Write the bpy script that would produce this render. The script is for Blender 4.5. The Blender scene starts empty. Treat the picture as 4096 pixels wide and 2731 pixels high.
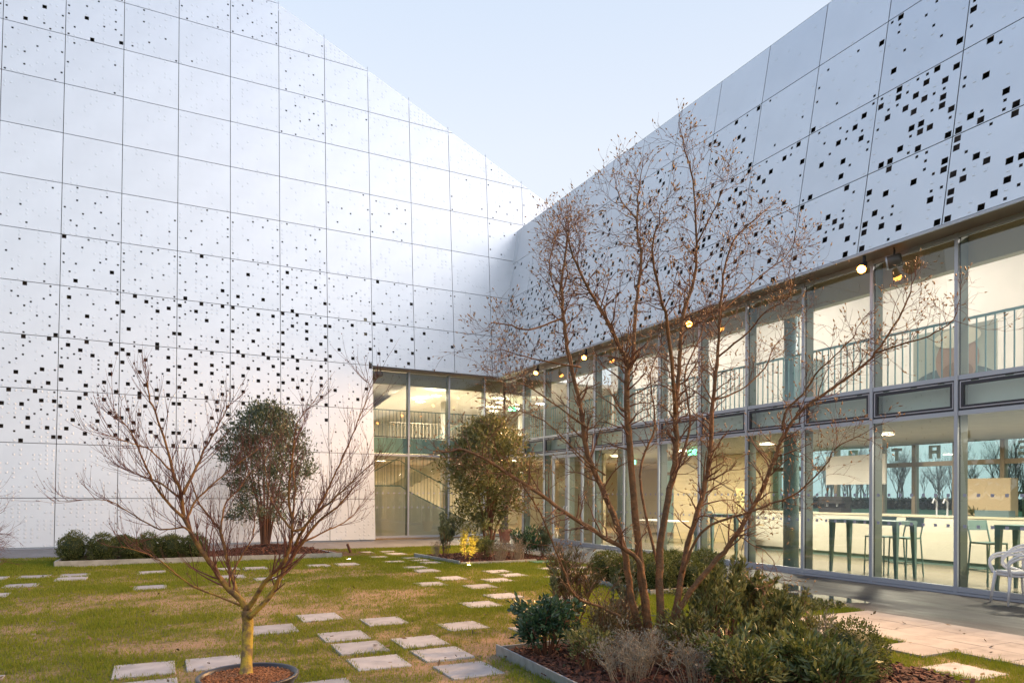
import bpy, bmesh, math, random
import numpy as np
from mathutils import Vector, Matrix, noise
from mathutils.geometry import tessellate_polygon
R = math.radians
sc = bpy.context.scene
C = sc.collection
rng = random.Random(11)

# ------------------------------------------------------------------ camera
F_PX, Y0, ROLL, PITCH, TH, EYE = 2804.3, 1962.16, 0.00636, 0.0058, 0.46564, 1.6
ct, st = math.cos(TH), math.sin(TH)
RV = Vector((ct, -st, 0)); FV = Vector((st, ct, 0)); UV = Vector((0, 0, 1))
F2 = math.cos(PITCH)*FV + math.sin(PITCH)*UV
Y2 = -math.sin(PITCH)*FV + math.cos(PITCH)*UV
R3 = math.cos(ROLL)*RV + math.sin(ROLL)*Y2
U3 = -math.sin(ROLL)*RV + math.cos(ROLL)*Y2
CAM = Vector((0, 0, EYE))
cam = bpy.data.cameras.new('camera'); camo = bpy.data.objects.new('camera', cam); C.objects.link(camo)
cam.sensor_fit = 'HORIZONTAL'; cam.sensor_width = 36; cam.lens = F_PX/4096*36
cam.shift_y = (Y0-1365.5)/4096; cam.clip_end = 4000; cam.clip_start = .05
M = Matrix((R3, U3, -F2)).transposed().to_4x4(); M.translation = CAM
camo.matrix_world = M
sc.camera = camo

def ray(x, y): return F2 + (x-2048)/F_PX*R3 - (y-Y0)/F_PX*U3
def at_z(x, y, z=0.): d = ray(x, y); return CAM + d*((z-EYE)/d.z)
def at_x(x, y, X): d = ray(x, y); return CAM + d*(X/d.x)
def at_y(x, y, Y): d = ray(x, y); return CAM + d*(Y/d.y)
def at_d(x, y, D): return CAM + ray(x, y)*D

# ------------------------------------------------------------------ world, sun, exposure
SUN_EL, SUN_AZ = 5.0, 158.0          # azimuth clockwise from +Y: behind the camera, to the right
w = bpy.data.worlds.new("World"); sc.world = w; w.use_nodes = True
nt = w.node_tree; wn = nt.nodes; wl_ = nt.links; bg = wn['Background']
sky = wn.new('ShaderNodeTexSky'); sky.sky_type = 'NISHITA'; sky.sun_disc = False
sky.sun_elevation = R(SUN_EL); sky.sun_rotation = R(SUN_AZ)
sky.air_density = 1.0; sky.dust_density = 2.0; sky.ozone_density = 1.0; sky.altitude = 80
# thin high haze of the evening: pale veil over the clear sky, lighter to the horizon and towards the afterglow
geo = wn.new('ShaderNodeTexCoord'); sep = wn.new('ShaderNodeSeparateXYZ'); wl_.new(geo.outputs['Generated'], sep.inputs[0])
ramp = wn.new('ShaderNodeValToRGB'); rr_ = ramp.color_ramp
rr_.elements[0].position = 0.0; rr_.elements[0].color = (.88, .89, .94, 1)
rr_.elements[1].position = 1.0; rr_.elements[1].color = (.17, .31, .66, 1)
for p_, c_ in ((.30, (.86, .895, .975, 1)), (.44, (.80, .86, .965, 1)), (.58, (.69, .785, .94, 1)), (.76, (.44, .585, .86, 1))):
    e_ = rr_.elements.new(p_); e_.color = c_
wl_.new(sep.outputs['Z'], ramp.inputs[0])
dt = wn.new('ShaderNodeVectorMath'); dt.operation = 'DOT_PRODUCT'; wl_.new(geo.outputs['Generated'], dt.inputs[0])
GA, GE = R(136), R(38); dt.inputs[1].default_value = (math.sin(GA)*math.cos(GE), math.cos(GA)*math.cos(GE), math.sin(GE))
mr = wn.new('ShaderNodeMapRange'); mr.interpolation_type = 'SMOOTHSTEP'; mr.inputs[1].default_value = .76; mr.inputs[2].default_value = 1.0; mr.inputs[3].default_value = 0.0; mr.inputs[4].default_value = 1.0
wl_.new(dt.outputs['Value'], mr.inputs[0])
gl = wn.new('ShaderNodeMix'); gl.data_type = 'RGBA'; gl.blend_type = 'MULTIPLY'; gl.inputs[0].default_value = 1.0
gc_ = wn.new('ShaderNodeMix'); gc_.data_type = 'RGBA'; gc_.inputs[6].default_value = (1, 1, 1, 1); gc_.inputs[7].default_value = (2.3, 2.2, 2.1, 1)
wl_.new(mr.outputs[0], gc_.inputs[0]); wl_.new(ramp.outputs[0], gl.inputs[6]); wl_.new(gc_.outputs[2], gl.inputs[7])
veil = wn.new('ShaderNodeVectorMath'); veil.operation = 'SCALE'; veil.inputs[3].default_value = VEIL = 2.75; wl_.new(gl.outputs[2], veil.inputs[0])
mxs = wn.new('ShaderNodeMix'); mxs.data_type = 'RGBA'; mxs.inputs[0].default_value = .9
wl_.new(sky.outputs[0], mxs.inputs[6]); wl_.new(veil.outputs[0], mxs.inputs[7]); wl_.new(mxs.outputs[2], bg.inputs[0]); bg.inputs[1].default_value = 0.1
sl = bpy.data.lights.new('sun', 'SUN'); sl.energy = 0.08; sl.angle = R(50); sl.color = (1, .84, .74)
so = bpy.data.objects.new('sun', sl); C.objects.link(so)
sd = Vector((math.sin(R(SUN_AZ))*math.cos(R(22)), math.cos(R(SUN_AZ))*math.cos(R(22)), math.sin(R(22))))
so.rotation_euler = sd.to_track_quat('Z', 'Y').to_euler()
vs = sc.view_settings; vs.view_transform = 'Standard'; vs.look = 'None'; vs.gamma = 1; vs.use_curve_mapping = False
vs.exposure = 2.0
sc.cycles.transparent_max_bounces = 24; sc.cycles.max_bounces = 10
sc.cycles.diffuse_bounces = 4; sc.cycles.glossy_bounces = 4
sc.cycles.caustics_reflective = False; sc.cycles.caustics_refractive = False
sc.cycles.sample_clamp_indirect = 6

# ------------------------------------------------------------------ materials
MATS = {}
def mat(name, col, rough=.6, metal=0., noise_amt=0., nscale=8., col2=None, bump=0., bscale=60., spec=.5, attr=None, detail=6, stretch=None, emit=None, estr=0, trans=0):
    if name in MATS: return MATS[name]
    m = bpy.data.materials.new(name); m.use_nodes = True; n = m.node_tree.nodes; l = m.node_tree.links
    b = n['Principled BSDF']; b.inputs['Roughness'].default_value = rough; b.inputs['Metallic'].default_value = metal
    b.inputs['Specular IOR Level'].default_value = spec
    b.inputs['Base Color'].default_value = (*col, 1)
    tc = n.new('ShaderNodeTexCoord'); src = tc.outputs['Object']
    if stretch:
        mp = n.new('ShaderNodeMapping'); mp.inputs['Scale'].default_value = stretch; l.new(src, mp.inputs[0]); src = mp.outputs[0]
    if col2 is not None:
        mx = n.new('ShaderNodeMix'); mx.data_type = 'RGBA'
        mx.inputs[6].default_value = (*col, 1); mx.inputs[7].default_value = (*col2, 1)
        if attr:
            a = n.new('ShaderNodeAttribute'); a.attribute_name = attr; fac = a.outputs['Fac']
        else:
            tx = n.new('ShaderNodeTexNoise'); tx.inputs['Scale'].default_value = nscale; tx.inputs['Detail'].default_value = detail
            l.new(src, tx.inputs['Vector'])
            rp = n.new('ShaderNodeMapRange'); rp.inputs[1].default_value = .35; rp.inputs[2].default_value = .65
            l.new(tx.outputs['Fac'], rp.inputs[0]); fac = rp.outputs[0]
        l.new(fac, mx.inputs[0]); l.new(mx.outputs[2], b.inputs['Base Color'])
    if bump:
        tb = n.new('ShaderNodeTexNoise'); tb.inputs['Scale'].default_value = bscale; tb.inputs['Detail'].default_value = 8
        l.new(src, tb.inputs['Vector'])
        bp = n.new('ShaderNodeBump'); bp.inputs['Strength'].default_value = bump; bp.inputs['Distance'].default_value = .02
        l.new(tb.outputs['Fac'], bp.inputs['Height']); l.new(bp.outputs[0], b.inputs['Normal'])
    if emit:
        b.inputs['Emission Color'].default_value = (*emit, 1); b.inputs['Emission Strength'].default_value = estr
    MATS[name] = m
    return m

def glass_mat(name, tint, refl=1.0, rough=0.0):
    m = bpy.data.materials.new(name); m.use_nodes = True; n = m.node_tree.nodes; l = m.node_tree.links
    n.remove(n['Principled BSDF']); out = n['Material Output']
    t = n.new('ShaderNodeBsdfTransparent'); t.inputs[0].default_value = (*tint, 1)
    g = n.new('ShaderNodeBsdfGlossy'); g.inputs['Roughness'].default_value = rough; g.inputs[0].default_value = (.95, 1, 1, 1)
    ge = n.new('ShaderNodeNewGeometry'); dp = n.new('ShaderNodeVectorMath'); dp.operation = 'DOT_PRODUCT'; l.new(ge.outputs['Normal'], dp.inputs[0]); l.new(ge.outputs['Incoming'], dp.inputs[1])
    ab = n.new('ShaderNodeMath'); ab.operation = 'ABSOLUTE'; l.new(dp.outputs['Value'], ab.inputs[0])
    om = n.new('ShaderNodeMath'); om.operation = 'SUBTRACT'; om.inputs[0].default_value = 1; l.new(ab.outputs[0], om.inputs[1])
    pw = n.new('ShaderNodeMath'); pw.operation = 'POWER'; pw.inputs[1].default_value = 5; l.new(om.outputs[0], pw.inputs[0])
    mu = n.new('ShaderNodeMath'); mu.operation = 'MULTIPLY_ADD'; mu.inputs[1].default_value = .9*refl; mu.inputs[2].default_value = .11*refl; mu.use_clamp = True
    mx = n.new('ShaderNodeMixShader')
    l.new(pw.outputs[0], mu.inputs[0]); l.new(mu.outputs[0], mx.inputs[0]); l.new(t.outputs[0], mx.inputs[1]); l.new(g.outputs[0], mx.inputs[2])
    l.new(mx.outputs[0], out.inputs[0])
    return m

def leaf_mat(name, c1, c2, rough=.42, spec=.5, trans=.25):
    m = bpy.data.materials.new(name); m.use_nodes = True; n = m.node_tree.nodes; l = m.node_tree.links
    b = n['Principled BSDF']; b.inputs['Roughness'].default_value = rough; b.inputs['Specular IOR Level'].default_value = spec
    a = n.new('ShaderNodeAttribute'); a.attribute_name = 'tint'
    mx = n.new('ShaderNodeMix'); mx.data_type = 'RGBA'; mx.inputs[6].default_value = (*c1, 1); mx.inputs[7].default_value = (*c2, 1)
    l.new(a.outputs['Fac'], mx.inputs[0]); l.new(mx.outputs[2], b.inputs['Base Color'])
    tr = n.new('ShaderNodeBsdfTranslucent'); l.new(mx.outputs[2], tr.inputs[0])
    ms = n.new('ShaderNodeMixShader'); ms.inputs[0].default_value = trans
    l.new(b.outputs[0], ms.inputs[1]); l.new(tr.outputs[0], ms.inputs[2]); l.new(ms.outputs[0], n['Material Output'].inputs[0])
    return m

def facade_mat(name, col, rough, metal):
    m = mat(name, col, rough=rough, metal=metal, col2=tuple(c*.94 for c in col), nscale=.9, detail=3, bump=.06, bscale=1.6)
    n = m.node_tree.nodes; l = m.node_tree.links; b = n['Principled BSDF']
    oi = n.new('ShaderNodeObjectInfo'); mr_ = n.new('ShaderNodeMapRange'); mr_.inputs[3].default_value = .93; mr_.inputs[4].default_value = 1.0; l.new(oi.outputs['Random'], mr_.inputs[0])
    src = b.inputs['Base Color'].links[0].from_socket; vm = n.new('ShaderNodeVectorMath'); vm.operation = 'SCALE'; l.new(src, vm.inputs[0]); l.new(mr_.outputs[0], vm.inputs[3]); l.new(vm.outputs[0], b.inputs['Base Color'])
    m2 = n.new('ShaderNodeMapRange'); m2.inputs[3].default_value = rough-.03; m2.inputs[4].default_value = rough+.05; l.new(oi.outputs['Random'], m2.inputs[0]); l.new(m2.outputs[0], b.inputs['Roughness'])
    return m
M_PANEL = facade_mat('white_coated_aluminium', (.84, .87, .905), .40, .58)
M_VOID = mat('dark_cavity', (.10, .075, .065), rough=.9, col2=(.17, .15, .15), nscale=3)
M_ALU = mat('brushed_aluminium_profile', (.50, .52, .58), rough=.42, metal=.35, bump=.05, bscale=200, stretch=(1, 1, .02))
M_GASKET = mat('black_gasket', (.012, .012, .014), rough=.6)
M_INBOX = mat('inner_mullion_paint', (.17, .20, .17), rough=.45)
M_SOFFIT = mat('soffit_brown_metal', (.20, .15, .12), rough=.4, metal=.4)
M_BULK = mat('olive_bulkhead', (.34, .29, .17), rough=.8)
M_CEILW = mat('white_plaster', (.74, .69, .65), rough=.85, col2=(.70, .66, .62), nscale=2)
M_CEILG = mat('concrete_ceiling', (.44, .42, .37), rough=.8, col2=(.40, .38, .34), nscale=3, bump=.1)
M_CREAM = mat('cream_wall', (.62, .57, .43), rough=.7, col2=(.58, .53, .40), nscale=2)
M_OAK = mat('warm_wood_floor', (.32, .23, .14), rough=.25, col2=(.27, .2, .12), nscale=2, stretch=(6, .5, 1))
M_SCREED = mat('polished_floor', (.22, .195, .15), rough=.22, col2=(.19, .17, .13), nscale=1.2)
M_TEAL = mat('teal_grey_paint', (.11, .19, .18), rough=.4, metal=.1)
M_COL = mat('column_paint', (.15, .25, .27), rough=.35)
M_BROWNFR = mat('bronze_frame', (.28, .22, .16), rough=.4, metal=.4)
M_GLASS = glass_mat('clear_green_glass', (.90, .94, .90))
M_GLASSB = glass_mat('teal_back_glass', (.62, .88, .86), .4)
M_SPAN = mat('green_spandrel', (.22, .34, .27), rough=.15, spec=.6)
M_CONC = mat('grey_concrete', (.27, .26, .26), rough=.62, col2=(.20, .19, .195), nscale=1.3, bump=.25, bscale=90)
M_PAVER = mat('pale_paver', (.50, .49, .48), rough=.8, col2=(.41, .40, .40), nscale=5, bump=.2, bscale=180)
def vary(m, lo=.86, hi=1.04):
    n = m.node_tree.nodes; l = m.node_tree.links; b = n['Principled BSDF']
    oi = n.new('ShaderNodeObjectInfo'); q = n.new('ShaderNodeMapRange'); q.inputs[3].default_value = lo; q.inputs[4].default_value = hi; l.new(oi.outputs['Random'], q.inputs[0])
    src = b.inputs['Base Color'].links[0].from_socket; vm = n.new('ShaderNodeVectorMath'); vm.operation = 'SCALE'; l.new(src, vm.inputs[0]); l.new(q.outputs[0], vm.inputs[3])
    # stains of their own shape
    tc = n.new('ShaderNodeTexCoord'); geo_ = n.new('ShaderNodeNewGeometry'); t = n.new('ShaderNodeTexNoise'); t.inputs['Scale'].default_value = 3.1; t.inputs['Detail'].default_value = 7; t.inputs['Roughness'].default_value = .7; l.new(geo_.outputs['Position'], t.inputs['Vector'])
    s2 = n.new('ShaderNodeMapRange'); s2.inputs[1].default_value = .50; s2.inputs[2].default_value = .72; s2.inputs[3].default_value = 1.0; s2.inputs[4].default_value = .66; l.new(t.outputs['Fac'], s2.inputs[0])
    v2 = n.new('ShaderNodeVectorMath'); v2.operation = 'SCALE'; l.new(vm.outputs[0], v2.inputs[0]); l.new(s2.outputs[0], v2.inputs[3]); l.new(v2.outputs[0], b.inputs['Base Color'])
vary(M_PAVER)
M_TIMBER = mat('pale_edging', (.50, .47, .40), rough=.75, col2=(.36, .33, .27), nscale=7, bump=.2, bscale=60)
M_STEEL = mat('galvanised_edging', (.38, .42, .45), rough=.5, metal=.5, col2=(.28, .31, .33), nscale=12)
M_MULCH = mat('bark', (.15, .055, .033), rough=.85, col2=(.06, .03, .02), attr='tint', bump=.3)
M_SOIL = mat('dark_soil', (.05, .028, .02), rough=.95, col2=(.09, .04, .025), nscale=30, bump=.6)
M_POTMULCH = mat('pot_bark', (.34, .15, .06), rough=.85, col2=(.17, .07, .03), attr='tint')
M_BARKT = mat('magnolia_bark', (.25, .115, .045), rough=.8, col2=(.11, .062, .03), nscale=14, bump=.8, bscale=38)
M_BARKP = mat('mossy_bark', (.36, .26, .035), rough=.8, col2=(.15, .12, .06), nscale=7, bump=.4, bscale=40)
M_BARKB = mat('maple_bark', (.28, .13, .035), rough=.75, col2=(.13, .06, .025), nscale=6, bump=.3)
def moss_bark():
    m = bpy.data.materials.new('mossy_maple_bark'); m.use_nodes = True; n = m.node_tree.nodes; l = m.node_tree.links; b = n['Principled BSDF']; b.inputs['Roughness'].default_value = .8
    tc = n.new('ShaderNodeNewGeometry'); sp = n.new('ShaderNodeSeparateXYZ'); l.new(tc.outputs['Position'], sp.inputs[0])
    t = n.new('ShaderNodeTexNoise'); t.inputs['Scale'].default_value = 16; t.inputs['Detail'].default_value = 7; l.new(tc.outputs['Position'], t.inputs['Vector'])
    a = n.new('ShaderNodeMath'); a.operation = 'MULTIPLY_ADD'; a.inputs[1].default_value = 1.3; l.new(t.outputs['Fac'], a.inputs[0]); l.new(sp.outputs['Z'], a.inputs[2])
    q = n.new('ShaderNodeMapRange'); q.inputs[1].default_value = 1.05; q.inputs[2].default_value = 1.75; l.new(a.outputs[0], q.inputs[0])
    c1 = n.new('ShaderNodeMix'); c1.data_type = 'RGBA'; c1.inputs[6].default_value = (.38, .27, .03, 1); c1.inputs[7].default_value = (.17, .12, .05, 1)
    r1 = n.new('ShaderNodeMapRange'); r1.inputs[1].default_value = .45; r1.inputs[2].default_value = .62; l.new(t.outputs['Fac'], r1.inputs[0]); l.new(r1.outputs[0], c1.inputs[0])
    c2 = n.new('ShaderNodeMix'); c2.data_type = 'RGBA'; c2.inputs[6].default_value = (.27, .13, .035, 1); c2.inputs[7].default_value = (.12, .06, .03, 1); l.new(r1.outputs[0], c2.inputs[0])
    c3 = n.new('ShaderNodeMix'); c3.data_type = 'RGBA'; l.new(q.outputs[0], c3.inputs[0]); l.new(c1.outputs[2], c3.inputs[6]); l.new(c2.outputs[2], c3.inputs[7]); l.new(c3.outputs[2], b.inputs['Base Color'])
    bu = n.new('ShaderNodeBump'); bu.inputs['Strength'].default_value = .7; bu.inputs['Distance'].default_value = .012; t3 = n.new('ShaderNodeTexNoise'); t3.inputs['Scale'].default_value = 55; t3.inputs['Detail'].default_value = 6; l.new(tc.outputs['Position'], t3.inputs['Vector']); l.new(t3.outputs['Fac'], bu.inputs['Height']); l.new(bu.outputs[0], b.inputs['Normal'])
    return m
M_BARKP = M_BARKB = moss_bark()
M_TWIG = mat('purple_twig', (.15, .05, .035), rough=.65)
M_TWIGM = mat('brown_twig', (.17, .075, .04), rough=.7)
M_BUD = mat('tan_bud', (.36, .21, .10), rough=.6)
M_POT = mat('black_plastic_pot', (.030, .030, .036), rough=.35)
M_TERRA = mat('terracotta', (.42, .17, .10), rough=.8, col2=(.34, .13, .08), nscale=8)
M_WHITE = mat('white_plastic', (.90, .86, .84), rough=.35)
M_YELLOW = mat('yellow_plastic', (.75, .48, .03), rough=.4)
M_BLACK = mat('black_metal', (.02, .02, .022), rough=.4)
M_COUNTER = mat('cream_counter', (.56, .54, .47), rough=.45, col2=(.53, .51, .44), nscale=1.5)
M_MANH = mat('green_cover', (.03, .16, .11), rough=.6)
M_WATER = mat('puddle_water', (.03, .03, .032), rough=.03, spec=.9)
M_LAMP = mat('lamp_glow', (1, .9, .7), emit=(1, .88, .66), estr=14)
M_SODIUM = mat('amber_lamp_glow', (1, .6, .3), emit=(1, .30, .05), estr=8)
M_STRIP = mat('led_strip', (1, .8, .5), emit=(1, .72, .35), estr=6)
M_EXIT = mat('green_exit_sign', (.05, .5, .2), emit=(.15, .9, .4), estr=1.5)
M_DEAD = mat('dead_leaf', (.16, .09, .04), rough=.7, col2=(.10, .10, .04), attr='tint')
M_STRAW = mat('dry_stalk', (.33, .26, .17), rough=.8)
M_HEBE = leaf_mat('silver_leaf', (.17, .18, .15), (.28, .26, .21), .6)
M_GRASS = leaf_mat('grass_blade', (.15, .225, .02), (.31, .31, .04), .6, .2, .35)
L_BOX = leaf_mat('box_leaf', (.04, .06, .015), (.20, .22, .06), .5, .4)
L_EVG = leaf_mat('evergreen_leaf', (.055, .085, .05), (.19, .22, .12), .36, .6)
L_EVO = leaf_mat('olive_evergreen_leaf', (.055, .075, .025), (.26, .25, .08), .4, .6)
L_PIT = leaf_mat('pittosporum_leaf', (.06, .09, .03), (.27, .27, .09), .45)
L_GLO = leaf_mat('glossy_leaf', (.025, .065, .038), (.09, .17, .08), .26, .8)
L_YEL = leaf_mat('golden_leaf', (.35, .30, .04), (.60, .50, .10), .4)
L_GREY = leaf_mat('grey_twig_leaf', (.11, .10, .075), (.20, .17, .12), .7)
L_GC = leaf_mat('ivy_leaf', (.05, .07, .02), (.20, .20, .06), .45)
M_PAPER = mat('paper_yellow', (.62, .52, .26), rough=.8)

# ------------------------------------------------------------------ mesh helpers
class MB:
    def __init__(s): s.v = []; s.f = []; s.t = []
    def quad(s, a, b, c, d):
        i = len(s.v); s.v += [tuple(a), tuple(b), tuple(c), tuple(d)]; s.f.append((i, i+1, i+2, i+3)); return s
    def tri(s, a, b, c):
        i = len(s.v); s.v += [tuple(a), tuple(b), tuple(c)]; s.f.append((i, i+1, i+2)); return s
    def box(s, x0, y0, z0, x1, y1, z1):
        i = len(s.v)
        s.v += [(x0, y0, z0), (x1, y0, z0), (x1, y1, z0), (x0, y1, z0), (x0, y0, z1), (x1, y0, z1), (x1, y1, z1), (x0, y1, z1)]
        s.f += [(i, i+3, i+2, i+1), (i+4, i+5, i+6, i+7), (i, i+1, i+5, i+4), (i+1, i+2, i+6, i+5), (i+2, i+3, i+7, i+6), (i+3, i, i+4, i+7)]
        return s
    def obox(s, c, u, v, w):     # centre, three half-vectors
        i = len(s.v)
        for a, b, d in ((-1, -1, -1), (1, -1, -1), (1, 1, -1), (-1, 1, -1), (-1, -1, 1), (1, -1, 1), (1, 1, 1), (-1, 1, 1)):
            s.v.append(tuple(c+u*a+v*b+w*d))
        s.f += [(i, i+3, i+2, i+1), (i+4, i+5, i+6, i+7), (i, i+1, i+5, i+4), (i+1, i+2, i+6, i+5), (i+2, i+3, i+7, i+6), (i+3, i, i+4, i+7)]
        return s
    def tube(s, pts, rad, sides=6, cap=True):
        pts = [Vector(p) for p in pts]; n = len(pts)
        if not hasattr(rad, '__len__'): rad = [rad]*n
        ref = None; rings = []
        for k in range(n):
            t = (pts[min(k+1, n-1)]-pts[max(k-1, 0)])
            if t.length < 1e-9: t = Vector((0, 0, 1))
            t.normalize()
            if ref is None: ref = t.orthogonal().normalized()
            ref = (ref - t*ref.dot(t))
            if ref.length < 1e-6: ref = t.orthogonal()
            ref.normalize(); b = t.cross(ref)
            i = len(s.v)
            for q in range(sides):
                a = 2*math.pi*q/sides
                s.v.append(tuple(pts[k]+(ref*math.cos(a)+b*math.sin(a))*rad[k]))
            rings.append(i)
        for k in range(n-1):
            a, b = rings[k], rings[k+1]
            for q in range(sides):
                s.f.append((a+q, a+(q+1) % sides, b+(q+1) % sides, b+q))
        if cap:
            s.f.append(tuple(rings[0]+q for q in range(sides))[::-1]); s.f.append(tuple(rings[-1]+q for q in range(sides)))
        return s
    def lathe(s, prof, c=(0, 0, 0), seg=32, close=False):
        i0 = len(s.v); n = len(prof)
        for k in range(seg):
            a = 2*math.pi*k/seg
            for r, z in prof: s.v.append((c[0]+r*math.cos(a), c[1]+r*math.sin(a), c[2]+z))
        for k in range(seg):
            a = i0+k*n; b = i0+((k+1) % seg)*n
            for j in range(n-1): s.f.append((a+j, b+j, b+j+1, a+j+1))
        return s
    def mesh(s, name, m, smooth=False):
        me = bpy.data.meshes.new(name); me.from_pydata(s.v, [], s.f)
        if m: me.materials.append(m)
        if smooth: me.polygons.foreach_set('use_smooth', [True]*len(me.polygons))
        if s.t:
            a = me.attributes.new('tint', 'FLOAT', 'POINT'); a.data.foreach_set('value', s.t)
        me.update(); return me

def obj(name, me, parent=None, kind=None, loc=None, rot=None):
    o = bpy.data.objects.new(name, me); C.objects.link(o)
    if parent: o.parent = parent
    if kind: o['kind'] = kind
    if loc: o.location = loc
    if rot: o.rotation_euler = rot
    return o
def part(name, mb, m, parent, smooth=False, kind=None): return obj(name, mb.mesh(name, m, smooth), parent, kind)
def thing(name, label, cat, group=None, loc=(0, 0, 0), rz=0, parent=None):
    o = bpy.data.objects.new(name, None); C.objects.link(o); o.location = loc; o.rotation_euler = (0, 0, rz)
    o['label'] = label; o['category'] = cat
    if group: o['group'] = group
    return o
def tag(o, label, cat, group=None, kind=None):
    o['label'] = label; o['category'] = cat
    if group: o['group'] = group
    if kind: o['kind'] = kind
    return o
def struct(name, mb, m, parent=None, smooth=False): return obj(name, mb.mesh(name, m, smooth), parent, 'structure')
def dup(root, loc, rz=0, label=None):
    r = root.copy(); C.objects.link(r); r.location = loc; r.rotation_euler = (0, 0, rz)
    if label: r['label'] = label
    for ch in list(root.children):
        c = ch.copy(); C.objects.link(c); c.parent = r
        for g in ch.children:
            d = g.copy(); C.objects.link(d); d.parent = c
    return r

# ------------------------------------------------------------------ ground
GX = 8.85; GY = 20.35                       # lawn edges on the building side
struct('meadow', MB().quad((-900, -900, -.03), (1500, -900, -.03), (1500, 1500, -.03), (-900, 1500, -.03)),
       mat('meadow_grass', (.05, .12, .03), rough=.9, col2=(.08, .15, .04), nscale=.5))
def dryness(x, y):
    a = noise.fractal(Vector((x*.42+3.1, y*.62-1.7, 0)), .9, 2.1, 4)
    b = noise.noise(Vector((x*2.3, y*2.9, 5)))*.26+noise.noise(Vector((x*7, y*9, 2)))*.34+noise.noise(Vector((x*1.1+9, y*1.3, 7)))*.34
    # worn middle of the lawn
    c = .42*math.exp(-((x-1.3)/3.4)**2-((y-11.2)/3.0)**2) - .30*math.exp(-((x-7.2)/1.8)**2-((y-9)/7.)**2) - .25*math.exp(-((y-17)/1.5)**2)
    c += .35*math.exp(-((x-2.2)/1.2)**2-((y-6.2)/1.0)**2) - .15*math.exp(-((x-6)/2.5)**2-((y-4.0)/2)**2)
    return min(1, max(0, .37+a*.42+b+c*.8))
nx, ny = 260, 300
X = np.linspace(-9, GX, nx); Y = np.linspace(1.2, GY, ny)
lv = [(x, y, .012*noise.noise(Vector((x*1.5, y*1.5, 0)))-.004) for y in Y for x in X]
lt = [dryness(x, y) for y in Y for x in X]
me = bpy.data.meshes.new('lawn'); lf = [(j*nx+i, j*nx+i+1, (j+1)*nx+i+1, (j+1)*nx+i) for j in range(ny-1) for i in range(nx-1)]
me.from_pydata(lv, [], lf); a = me.attributes.new('dry', 'FLOAT', 'POINT'); a.data.foreach_set('value', lt)
ml = bpy.data.materials.new('lawn_soil'); ml.use_nodes = True; n = ml.node_tree.nodes; l = ml.node_tree.links; b = n['Principled BSDF']
b.inputs['Roughness'].default_value = .95; b.inputs['Specular IOR Level'].default_value = .15
at = n.new('ShaderNodeAttribute'); at.attribute_name = 'dry'
tc = n.new('ShaderNodeTexCoord'); tx = n.new('ShaderNodeTexNoise'); tx.inputs['Scale'].default_value = 26; tx.inputs['Detail'].default_value = 8; l.new(tc.outputs['Object'], tx.inputs['Vector'])
ad = n.new('ShaderNodeMath'); ad.operation = 'MULTIPLY_ADD'; ad.inputs[1].default_value = 1.3; l.new(tx.outputs['Fac'], ad.inputs[0]); 
sb = n.new('ShaderNodeMath'); sb.operation = 'SUBTRACT'; sb.inputs[1].default_value = .65; l.new(at.outputs['Fac'], sb.inputs[0]); l.new(sb.outputs[0], ad.inputs[2])
cr = n.new('ShaderNodeValToRGB'); e = cr.color_ramp; e.elements[0].position = .15; e.elements[0].color = (.075, .095, .018, 1); e.elements[1].position = .85; e.elements[1].color = (.40, .27, .17, 1)
k = e.elements.new(.5); k.color = (.22, .18, .075, 1)
l.new(ad.outputs[0], cr.inputs[0]); l.new(cr.outputs[0], b.inputs['Base Color'])
t2 = n.new('ShaderNodeTexNoise'); t2.inputs['Scale'].default_value = 120; t2.inputs['Detail'].default_value = 6; l.new(tc.outputs['Object'], t2.inputs['Vector'])
bp = n.new('ShaderNodeBump'); bp.inputs['Strength'].default_value = .6; bp.inputs['Distance'].default_value = .015; l.new(t2.outputs['Fac'], bp.inputs['Height']); l.new(bp.outputs[0], b.inputs['Normal'])
me.materials.append(ml); lawn = obj('lawn', me, None, 'structure')

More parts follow.
